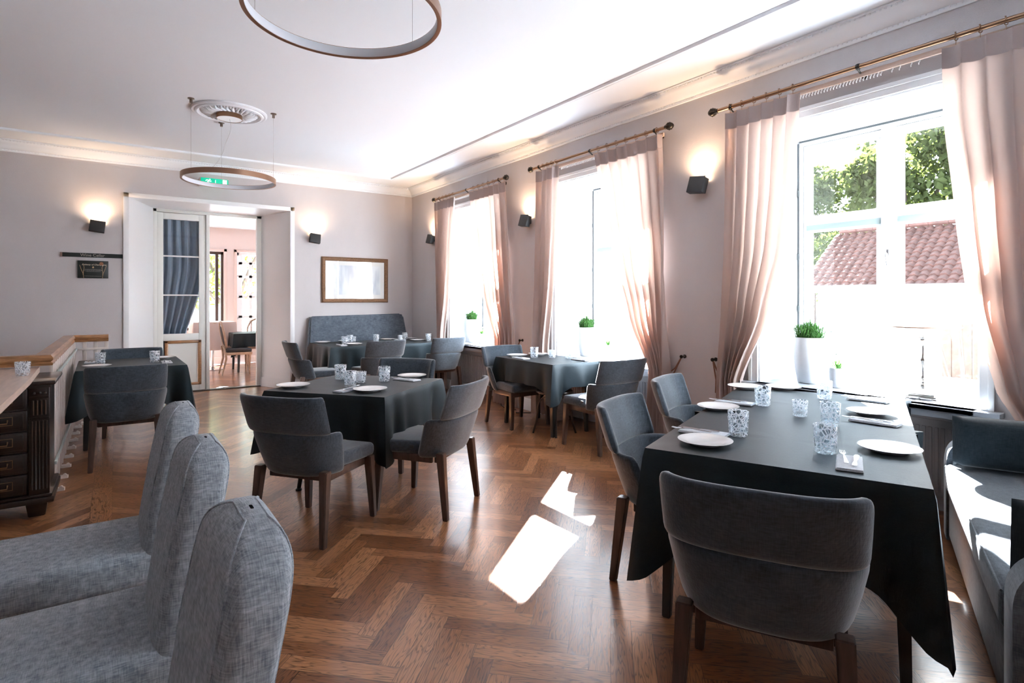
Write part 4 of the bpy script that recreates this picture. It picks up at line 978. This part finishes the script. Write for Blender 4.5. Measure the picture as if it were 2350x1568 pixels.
b = BM(); lathe(b, [(0, 0), (.022, .0), (.022, .0012), (0, .0012)], 20, T((.088, -.0284, .078), 0, PI / 2), cap=False); obj('round_seal', b, mat('copper print', (.30, .13, .06), .5), t)
for s in (-1, 1):
    for pts in ([(s * .140, .055), (s * .125, .0), (s * .103, -.06), (s * .098, -.112)], [(s * .100, .062), (s * .094, .02), (s * .100, -.03), (s * .106, -.07)]):
        b = BM(); tube(b, [(p[0], -.0285, p[1]) for p in pts], .0022, 6); obj('glass_outline', b, gl, t)
rnd = random.Random(4)
for zz, hw_ in ((0, .085), (-.013, .10), (-.026, .078), (-.088, .09)):      # rows of print too small to read
    b = BM(); xx = -hw_
    while xx < hw_:
        l_ = rnd.uniform(.006, .018); bx(b, xx, min(xx + l_, hw_), -.0293, -.0284, zz - .0016, zz + .0016); xx += l_ + .004
    obj('fine_print', b, wl, t)

t = empty('exit_sign', (1.15, D - .22, 3.075), 0, 'green illuminated exit sign hanging over the doorway, seen through the ring lamp', 'sign')
grn = mat('exit green', (.0, .45, .28), .4, emit=(.0, .5, .27), estr=.25); wht = mat('exit white', (.9, .95, .92), .4, emit=(.9, 1, .95), estr=.4)
b = BM(); bx(b, -.175, .175, -.012, .012, -.05, .05, .003); obj('face', b, grn, t)
b = BM(); bx(b, -.19, -.17, .0, .22, -.045, .05, .003); obj('housing', b, mat('grey plastic', (.5, .42, .40), .5), t)
b = BM(); bx(b, .10, .155, -.0145, -.012, -.042, .042); obj('door_symbol', b, wht, t)
b = BM(); bx(b, .005, .012, -.0145, -.012, -.04, .03); prism(b, [(-.006, -.0145), (.023, -.0145), (.023, -.012), (-.006, -.012)], -.044, -.036); obj('arrow_symbol', b, wht, t)
b = BM(); bmesh.ops.create_icosphere(b, subdivisions=2, radius=.009, matrix=T((-.062, -.014, .030)))
for pts in ([(-.075, -.014, .02), (-.09, -.014, -.005)], [(-.09, -.014, -.005), (-.065, -.014, -.018), (-.07, -.014, -.04)], [(-.09, -.014, -.005), (-.105, -.014, -.025), (-.125, -.014, -.02)], [(-.078, -.014, .015), (-.055, -.014, .004), (-.045, -.014, .012)], [(-.078, -.014, .017), (-.1, -.014, .022), (-.115, -.014, .008)]): tube(b, pts, .006, 6)
obj('running_figure', b, wht, t, 60)

# ---------------------------------------------------------------- bench on the back wall
t = empty('banquette', (3.3, 8.9, 0), 0, 'grey upholstered bench with a high backrest against the back wall under the picture', 'bench')
b = BM(); M = T((0, 0, 0))
def backpt(i, j): return None
x0t, x1t, x0b, x1b = 2.505 - 3.3, 4.08 - 3.3, 2.44 - 3.3, 4.19 - 3.3
pts = [(x0b, .42), (x1b, .42), (x1t + .02, 1.13), (x1t - .03, 1.165), (x0t + .03, 1.14), (x0t, 1.11)]
yb0 = lambda z: .12 + .13 * (z - .42) / .73
A = [b.verts.new((x, yb0(z), z)) for x, z in pts]; B = [b.verts.new((x, .325, z)) for x, z in pts]
for i in range(len(pts)): b.faces.new((A[i], A[(i + 1) % 6], B[(i + 1) % 6], B[i]))
b.faces.new(A[::-1]); b.faces.new(B); bmesh.ops.bevel(b, geom=list(b.edges), offset=.022, segments=4, affect='EDGES'); obj('backrest', b, benchfab, t, 60)
b = BM(); box(b, (0, -.08, .40), (1.72, .50, .12), .03, seg=4); obj('seat', b, benchfab, t, 60)
b = BM(); bx(b, -.85, .85, -.27, .30, .06, .34, .006); obj('plinth', b, darkfab, t)

# ---------------------------------------------------------------- sofa
so = Vector((3.10, .98)); M2 = T((0, 0, 0))
t = empty('sofa', (3.111, .903, 0), R(22.5), 'grey fabric sofa at the right edge, its seat half in sunlight', 'sofa')    # local x along the seat, -y to its back
Ls = .84
b = BM(); bx(b, -Ls - .0, Ls, -.60, -.012, .05, .335, .012); obj('base', b, sofafab, t)
b = BM(); box(b, (0, -.285, .40), (2 * Ls - .01, .59, .145), .035, seg=5)
for v in b.verts:
    if v.co.z > .42: v.co.z += .022 * (1 - (v.co.x / Ls) ** 2) * (1 - ((v.co.y + .285) / .30) ** 2)
sc_ = obj('seat_cushion', b, sofafab, t, 60)
b = BM(); tube(b, [(-Ls + .02, .004, .458), (Ls - .02, .004, .458)], .0045, 6); obj('piping', b, sofafab, sc_)
for s in (-1, 1):
    b = BM(); prof = []
    for k in range(33): a = PI * k / 32; prof.append((-.30 - .30 * math.copysign(abs(math.cos(a)) ** .7, math.cos(a)), .44 + .20 * abs(math.sin(a)) ** .7))
    ring = [(-.60, .03)] + prof + [(.0, .03)]
    A = [b.verts.new((s * Ls, y, z)) for y, z in ring]; B = [b.verts.new((s * (Ls + .13), y, z)) for y, z in ring]
    n = len(ring)
    for i in range(n): b.faces.new((A[i], A[(i + 1) % n], B[(i + 1) % n], B[i]))
    b.faces.new(A[::-1]); b.faces.new(B); es = [e for e in b.edges if abs(e.verts[0].co.x - e.verts[1].co.x) < 1e-6]
    bmesh.ops.bevel(b, geom=es, offset=.003, segments=1, affect='EDGES'); obj('armrest', b, sofafab, t, 50)
b = BM(); box(b, (0, -.655, .46), (2 * Ls + .26, .13, .82), .05, seg=5); obj('backrest', b, sofafab, t, 60)
def cushion(x, rz, label, wd, hh, tk):
    b = BM(); n = 14
    for s in (1, -1):
        def f(u, v):
            a, c = 2 * u - 1, 2 * v - 1; q = max(0, (1 - abs(a) ** 5) * (1 - abs(c) ** 5)) ** .45
            return (s * tk / 2 * q, -.30 + wd / 2 * a, .487 + hh / 2 + hh / 2 * c)
        grid(b, n, n, f)
    bmesh.ops.remove_doubles(b, verts=b.verts, dist=.001)
    o = obj('sofa_cushion', b, darkfab, None, 70); o.location = (3.111, .903, 0); o.rotation_euler = (0, 0, R(22.5))
    for v in o.data.vertices: v.co.x += x + (-.10 if x < 0 else .10) * (v.co.z - .487)
    return tag(o, label, 'cushion', 'dark sofa cushions')
cushion(Ls - .10, 0, 'dark cushion against the far arm of the sofa, by the window sill', .56, .27, .15)
cushion(-Ls + .10, 0, 'dark cushion against the near arm of the sofa, at the bottom right edge', .54, .26, .15)

# ---------------------------------------------------------------- chest of drawers
def rects_xz(b, hx, hz):
    for (x0, x1_, z0, z1) in ((-.07, .07, -.027, -.024), (-.07, .07, .024, .027), (-.07, -.067, -.024, .024), (.067, .07, -.024, .024)): bx(b, hx + x0, hx + x1_, -.2615, -.257, hz + z0, hz + z1)
t = empty('chest_of_drawers', (-.95, 5.0, 0), 0, 'dark wooden chest of drawers with fluted corner posts, left of the railing', 'chest of drawers')
x1 = .60; x0 = -.60
b = BM(); bx(b, x0 + .03, x1 - .015, -.235, .25, .09, .84, .002); obj('carcass', b, chestwood, t)
b = BM(); bx(b, x0 - .03, x1 + .03, -.30, .27, .852, .88, .010); bx(b, x0, x1 + .005, -.275, .26, .835, .852, .004); obj('top', b, chestwood, t)
b = BM(); bx(b, x0 - .01, x1 + .02, -.28, .262, .09, .125, .006); bx(b, x0, x1 + .01, -.268, .256, .125, .145, .005); obj('plinth', b, chestwood, t)
for (fx, fy) in ((x1 - .07, -.2), (x0 + .07, -.2), (x1 - .07, .18), (x0 + .07, .18)): b = BM(); leg_taper(b, (fx, fy, .09), (fx, fy, 0), .055, .042); obj('foot', b, chestwood, t)
for xx in (x1 - .055, x0 + .055):
    b = BM(); bx(b, xx - .052, xx + .052, -.262, -.23, .145, .835, .003)
    for k in range(5): tube(b, [(xx - .036 + k * .018, -.263, .18), (xx - .036 + k * .018, -.263, .62)], .0055, 8)
    for k in range(4): tube(b, [(xx - .030 + k * .02, -.268, .66), (xx - .030 + k * .02, -.272, .755)], .008, 8)
    for k in range(3): bmesh.ops.create_icosphere(b, subdivisions=2, radius=.011, matrix=T((xx - .028 + k * .028, -.266, .80)))
    bx(b, xx - .05, xx + .05, -.27, -.25, .765, .78, .003); bx(b, xx - .05, xx + .05, -.268, -.25, .63, .645, .003); obj('corner_post', b, chestwood, t)
chb = mat('drawer brass', (.36, .24, .14), .35, metal=.9)
for k in range(5):
    z0 = .15 + k * .137; w_ = x1 - .115
    b = BM(); bx(b, -w_, w_, -.255, -.23, z0 + .004, z0 + .131, .006); bx(b, -w_ + .02, w_ - .02, -.258, -.25, z0 + .018, z0 + .117, .003); d = obj('drawer', b, chestwood, t)
    for hx in (-w_ + .17, w_ - .14):
        b = BM(); rects_xz(b, hx, z0 + .072); tube(b, [(hx - .045, -.262, z0 + .08), (hx - .045, -.285, z0 + .062), (hx + .045, -.285, z0 + .062), (hx + .045, -.262, z0 + .08)], .0045, 7); obj('handle', b, chb, d)
# pale table top resting over the chest
t = empty('serving_table', (-.43, 4.0, 0), 0, 'pale wooden table top at the left edge, reaching over the dark chest', 'table')
b = BM(); prism(b, [(-.9, -1.0), (0.0, -1.0), (0.0, .54), (-.02, 1.30), (-.9, 1.30)], .882, .92); obj('tabletop', b, palewood, t)
for lx, ly in ((-.82, -.9), (-.30, -.9), (-.82, .62)): b = BM(); leg_taper(b, (lx, ly, .882), (lx, ly, 0), .03, .022); obj('leg', b, palewood, t)
b = BM(); prism(b, [(-.5, .05), (-.12, .28), (-.2, .36), (-.8, .36)], .9205, .924); o = obj('place_mat', b, mat('brown mat', (.12, .08, .07), .8)); o.location = (-.43, 4.0, 0); tag(o, 'brown mat lying on the pale table top at the left edge', 'place mat')
put('votive', -.485, 4.72, 'small glass candle holder on the pale table top at the left edge', z=.921); tealight(0, -.485, 4.72, .921, 'pale table top')

# ---------------------------------------------------------------- railing
t = empty('stair_railing', (-.43, 6.6, 0), 0, 'white slatted railing with a thick oak handrail, between chest and doorway', 'railing')
ya, yb_ = 5.29, 8.0; 
hr = [(-.055, .93), (.055, .93), (.06, .945), (.045, .955), (.06, .97), (.06, .985), (.045, 1.005), (-.045, 1.005), (-.06, .985), (-.06, .97), (-.045, .955), (-.06, .945)]
b = BM(); extrude_profile(b, hr, 'y', lambda p, q: ya - 6.6 - p, lambda p, q: yb_ - 6.6 + p); obj('handrail', b, oakrail, t, 30)
b = BM(); extrude_profile(b, hr, 'x', -3.4, lambda p, q: -p); bmesh.ops.transform(b, matrix=T((0, ya - 6.6, 0)), verts=b.verts)
obj('handrail', b, oakrail, t, 30)
b = BM(); extrude_profile(b, hr, 'x', lambda p, q: p, .36); bmesh.ops.transform(b, matrix=T((0, yb_ - 6.6, 0)), verts=b.verts); obj('handrail', b, oakrail, t, 30)
for z0, z1 in ((.835, .86), (.20, .225)):
    b = BM(); bx(b, .062, .076, ya - 6.6 - .0, yb_ - 6.6, z0, z1, .002); obj('lower_rail', b, sage, t)
    b = BM(); bx(b, .0, .36, yb_ - 6.6 - .03, yb_ - 6.6 - .016, z0, z1, .002); obj('lower_rail', b, railwhite, t)
n = 15
for k in range(n + 1):
    yy = ya + .02 + (yb_ - .04 - ya) * k / n - 6.6
    b = BM(); bx(b, .033, .059, yy - .018, yy + .018, .0, .935, .002); bl = obj('baluster', b, railwhite, t)
    if k % 2 == 0:
        b = BM(); prism(b, [(.058, yy - .02), (.118, yy - .018), (.123, yy), (.118, yy + .018), (.058, yy + .02)], 0, .022); tube(b, [(.100, yy - .015, .022), (.100, yy + .015, .022)], .012, 8); obj('foot', b, railwhite, bl)
for k in range(4):
    xx = .04 + k * .10; b = BM(); bx(b, xx - .018, xx + .018, yb_ - 6.6 - .012, yb_ - 6.6 + .012, 0, .93, .002); bl = obj('baluster', b, railwhite, t)
    if k % 2 == 1: b = BM(); bx(b, xx - .03, xx + .03, yb_ - 6.6 - .06, yb_ - 6.6 + .012, 0, .03, .006); obj('foot', b, railwhite, bl)

# ---------------------------------------------------------------- window sill plants and lamp
def pot(x, y, r, h, label, bushy, seed):
    t = empty('potted_plant', (x, y, SILL), 0, label, 'potted plant', 'white pots on the window sills'); rnd = random.Random(seed)
    b = BM(); lathe(b, [(r * .62, 0), (r * .72, .006), (r * .9, h * .3), (r, h * .62), (r * .97, h), (r * .90, h), (r * .9, h - .03), (0, h - .03)], 36); obj('pot', b, ceramic, t, 60)
    b = BM(); lathe(b, [(0, h - .035), (r * .9, h - .035), (r * .8, h - .018), (0, h - .014)], 24, cap=False); obj('soil', b, soil, t)
    b = BM()
    if bushy:
        for _ in range(620):
            a = rnd.uniform(0, 6.283); q = rnd.uniform(0, 1) ** .6; l = rnd.uniform(.05, .15) * (1.1 - .35 * q); ox, oy = q * r * .8 * math.cos(a), q * r * .8 * math.sin(a)
            le = q * rnd.uniform(.3, 1.0); dx, dy = math.cos(a + rnd.uniform(-.7, .7)) * le * .085, math.sin(a + rnd.uniform(-.7, .7)) * le * .085
            p0 = Vector((ox, oy, h - .02)); p1 = p0 + Vector((dx * .5, dy * .5, l)); p2 = p0 + Vector((dx * 1.4, dy * 1.4, l * (1.05 - .8 * le * q) + .01)); s = Vector((-dy, dx, 0)); s = s.normalized() * .0022 if s.length > 0 else Vector((.002, 0, 0))
            v = [b.verts.new(p) for p in (p0 - s, p0 + s, p1 + s * 1.3, p1 - s * 1.3)]; b.faces.new(v); w2 = b.verts.new(p2); b.faces.new((v[3], v[2], w2))
        obj('grass', b, leafm, t, 0, recalc=False)
    else:
        for k in range(16):
            a = k * 2.4; q = .2 + .045 * k; l = r * (.35 + q * .75); c, s_ = math.cos(a), math.sin(a); up = .06 * (1 - k / 20) + .012
            v = [b.verts.new(p) for p in ((0, 0, h - .015), (c * l * .55 - s_ * .012, s_ * l * .55 + c * .012, h + up * .6), (c * l, s_ * l, h + up), (c * l * .55 + s_ * .012, s_ * l * .55 - c * .012, h + up * .6))]; b.faces.new(v)
        obj('leaves', b, leafm, t, 0, recalc=False)
        b = BM(); F = BM(); pts = [(0, 0, h - .02), (.012, .01, h + .07), (-.012, -.005, h + .14), (.006, .02, h + .24)]
        tube(b, pts, [.003, .0025, .002, .001], 5)
        for p in pts[1:]:
            for q in range(3): tube(b, [p, (p[0] + rnd.uniform(-.03, .03), p[1] + rnd.uniform(-.04, .04), p[2] + rnd.uniform(.0, .04))], .0012, 4); foliage(F, (p[0] + rnd.uniform(-.02, .02), p[1] + rnd.uniform(-.03, .03), p[2] + .02), .02, 2, .012, rnd)
        obj('twig', b, mat('grey twig', (.28, .24, .22), .8), t); obj('twig_leaves', F, mat('grey green leaf', (.38, .45, .40), .7), t, 0, recalc=False)
pot(4.56, 2.35, .118, .366, 'big white pot with a tuft of green grass on the nearest window sill', 1, 1); pot(4.483, 2.098, .058, .15, 'small white pot with a twiggy succulent on the nearest window sill', 0, 2)
pot(4.60, 5.02, .10, .34, 'big white pot with green grass on the middle window sill', 1, 3); pot(4.62, 4.68, .055, .15, 'small white pot with a twiggy plant on the middle window sill', 0, 4)
pot(4.60, 7.66, .095, .36, 'big white pot with green grass on the farthest window sill', 1, 5); pot(4.60, 7.38, .055, .15, 'small white pot with a twiggy plant on the farthest window sill', 0, 6)
t = empty('table_lamp', (4.45, 1.53, SILL), R(8), 'silver column table lamp with a pleated white shade on the nearest window sill', 'table lamp')
b = BM(); box(b, (0, 0, .018), (.17, .17, .018), .004); box(b, (0, 0, .034), (.15, .15, .012), .004)
for sx in (-1, 1):
    for sy in (-1, 1): box(b, (sx * .075, sy * .075, .006), (.03, .03, .012), .003)
lathe(b, [(.10, .04), (.085, .048), (.05, .062), (.032, .07), (.022, .08)], 4, Matrix.Rotation(PI / 4, 4, 'Z')); obj('base', b, silver, t, 30)
b = BM(); lathe(b, [(.022, .07), (.024, .085), (.014, .09), (.022, .10), (.014, .107), (.02, .118), (.013, .126), (.018, .135), (.013, .143), (.012, .15), (.0075, .16), (.009, .22), (.016, .25), (.02, .262), (.012, .278), (.008, .30), (.008, .355), (.03, .36), (.036, .37), (.024, .382), (.022, .40), (.038, .408), (.04, .416), (.018, .424), (.012, .43), (.012, .52), (.0, .52)], 28, cap=False); obj('column', b, silver, t, 60)
b = BM(); n = 120
def shd(u, v): a = 2 * PI * u; r = (.205 - .115 * v) * (1 + (.012 if int(u * n + .5) % 2 else -.012)); return (r * math.cos(a), r * math.sin(a), .485 + .20 * v)
grid(b, n, 6, shd, wrapu=True); sh = obj('lamp_shade', b, translucent('shade silk', (.82, .80, .76), (.85, .80, .72), .5), t, 20, recalc=False)
b = BM(); tube(b, [(.206 * math.cos(k * PI / 24), .206 * math.sin(k * PI / 24), .485) for k in range(48)], .005, 6, closed=True); obj('shade_trim', b, mat('shade trim', (.30, .17, .11), .6), sh)
b = BM(); tube(b, [(-.07, .0, .01), (-.13, .02, .004), (-.16, .10, .004), (-.15, .25, .004), (-.10, .34, .004)], .0028, 6); obj('cord', b, ironm, t)

# ---------------------------------------------------------------- under the window table
t = empty('bentwood_stool', (3.78, 4.62, 0), R(10), 'dark bentwood stool with a round seat, tucked under the square window table', 'stool')
bent = mat('bentwood', (.035, .022, .018), .3, coat=.4)
b = BM(); lathe(b, [(0, .425), (.175, .425), (.192, .432), (.195, .445), (.188, .455), (.17, .458), (0, .452)], 40, cap=False); obj('seat', b, bent, t, 50)
for k in range(4):
    a = PI / 4 + k * PI / 2; c, s = math.cos(a), math.sin(a)
    b = BM(); tube(b, [(.15 * c, .15 * s, .43), (.165 * c, .165 * s, .3), (.19 * c, .19 * s, .12), (.225 * c, .225 * s, 0)], [.014, .0135, .012, .011], 10); obj('leg', b, bent, t, 60)
    c2, s2 = math.cos(a + PI / 2), math.sin(a + PI / 2); P0, P1 = Vector((.18 * c, .18 * s, .18)), Vector((.18 * c2, .18 * s2, .18)); mid = (P0 + P1) / 2
    b = BM(); tube(b, [P0.lerp(P1, .5 - .5 * math.cos(q * PI / 12)) + Vector((0, 0, .215 * math.sin(q * PI / 12) ** .8)) for q in range(13)], .008, 8); obj('bow', b, bent, t, 60)
t = empty('power_strip_box', (4.36, 5.42, 0), R(4), 'white cable box on the floor under the square window table', 'box')
b = BM(); bx(b, -.05, .05, -.13, .13, 0, .10, .006); obj('body', b, white, t); b = BM(); bx(b, -.055, .055, -.135, .135, .10, .112, .004); obj('lid', b, white, t)
b = BM(); tube(b, [(4.24, 6.35, .70), (4.20, 6.30, .5), (4.22, 6.34, .3), (4.19, 6.28, .1), (4.17, 6.2, .006), (4.10, 6.0, .006), (4.16, 5.85, .006), (4.05, 5.7, .006), (4.2, 5.6, .006), (4.28, 5.5, .03)], .005, 6)
tag(obj('power_cable', b, ironm, None, 60), 'black cable hanging from the farthest sill and curling over the floor', 'cable')
for k in range(3):
    b = BM(); bx(b, -.012, .012, -.09, .09, 0, .30 - .02 * k, .003); o = obj('wooden_board', b, palewood); o.location = (4.27, 5.17 - .05 * k, 0.0); o.rotation_euler = (0, R(6), R(80 + 3 * k)); tag(o, ('nearest', 'middle', 'farthest')[2 - k] + ' of three pale wooden boards standing under the middle window', 'board', 'boards under the window')

# ---------------------------------------------------------------- beyond the doorway
t = empty('blue_curtain', (.62, 10.05, 0), 0, 'blue grey curtain behind the glazed door leaf, pulled to the left', 'curtain')
b = BM(); cvd = mat('blue grey drape', (.19, .26, .34), .7, sheen=.3)
def dr(u, v):
    z = .35 + 2.45 * v; sh_ = max(0, (1.9 - z)) ** 1.2; x0, x1_ = -.25, .55 - .28 * min(1, sh_)
    return (x0 + (x1_ - x0) * u, .035 * math.sin(u * 44 + v * 1.5) + .01 * math.sin(u * 90), z)
grid(b, 170, 30, dr); obj('drape', b, cvd, t, 80, recalc=False)
b = BM(); tube(b, [(-.3, 0, 2.83), (.7, 0, 2.83)], .012, 8); obj('pole', b, brass, t)
limed = mat('limed wood', (.46, .33, .24), .5, var=.15, scale=20)
def louis(x, y, rz, label, group='oval backed chairs in the far room', slats=False):
    t = empty('oval_back_chair', (x, y, 0), rz, label, 'chair', group)
    b = BM(); n = 40; M = T((0, -.23, .74), 0, R(10))
    tube(b, [M @ Vector((.20 * math.cos(q * 2 * PI / n), 0, .25 * math.sin(q * 2 * PI / n))) for q in range(n)], .02, 10, closed=True); obj('back_frame', b, limed, t, 60)
    b = BM()
    if slats:
        for k in range(5): xx = -.12 + .06 * k; tube(b, [M @ Vector((xx, 0, -.19)), M @ Vector((xx, 0, .19))], .008, 6)
    else: lathe(b, [(0, -.02), (.15, -.016), (.185, 0), (.15, .016), (0, .02)], 32, M @ Matrix.Rotation(PI / 2, 4, 'X') @ Matrix.Diagonal((1, 1.26, 1, 1)), cap=False)
    obj('back_panel', b, limed if slats else mat('charcoal upholstery', (.05, .05, .055), .85), t, 60)
    b = BM(); box(b, (0, .02, .45), (.44, .44, .07), .03, seg=3); obj('seat', b, mat('charcoal upholstery', (.05, .05, .055), .85), t, 60)
    b = BM(); box(b, (0, .02, .395), (.45, .45, .05), .01); obj('seat_rail', b, limed, t)
    for sx in (-1, 1):
        b = BM(); lathe(b, [(.022, .38), (.026, .35), (.02, .33), (.022, .3), (.012, .0)], 14, T((sx * .19, .20, 0))); obj('leg', b, limed, t, 50)
        b = BM(); tube(b, [(sx * .09, -.24, .54), (sx * .16, -.21, .42), (sx * .18, -.2, .3), (sx * .20, -.27, 0)], [.016, .022, .02, .012], 8); obj('leg', b, limed, t, 50)
louis(1.88, 11.85, -PI / 2, 'oval backed limed chair seen from the side through the open doorway'); louis(2.50, 13.1, PI * .95, 'oval backed chair half cut by the door frame, behind the black clothed table', slats=True)
louis(2.52, 11.45, R(35), 'oval backed chair partly hidden at the right edge of the open doorway', slats=True)
table((2.27, 12.3), .8, .75, 0, 'small table under a black cloth in the room beyond the doorway'); tablecloth((2.27, 12.3), .84, .78, 0, (.25, .25, .25, .25), 'black tablecloth in the room beyond the doorway', .8, 11, flare=.04)
wc = mat('blush tablecloth', (.72, .60, .55), .85, bump=.2, bscale=200)
t = empty('pedestal_table', (1.60, 12.85, 0), 0, 'tall pedestal table with a steel foot in the far room', 'table')
b = BM(); lathe(b, [(.0, .93), (.38, .93), (.38, .955), (0, .955)], 32, cap=False); obj('tabletop', b, palewood, t); b = BM(); lathe(b, [(.24, 0), (.24, .01), (.06, .03), (.03, .05), (.03, .93)], 24); obj('pedestal', b, steel, t)
tablecloth((1.60, 12.85), .74, .74, 0, (.55, .55, .55, .55), 'blush white tablecloth on the tall table in the far room', .35, 12, .9565, wc, 'far room tablecloths', flare=.03)
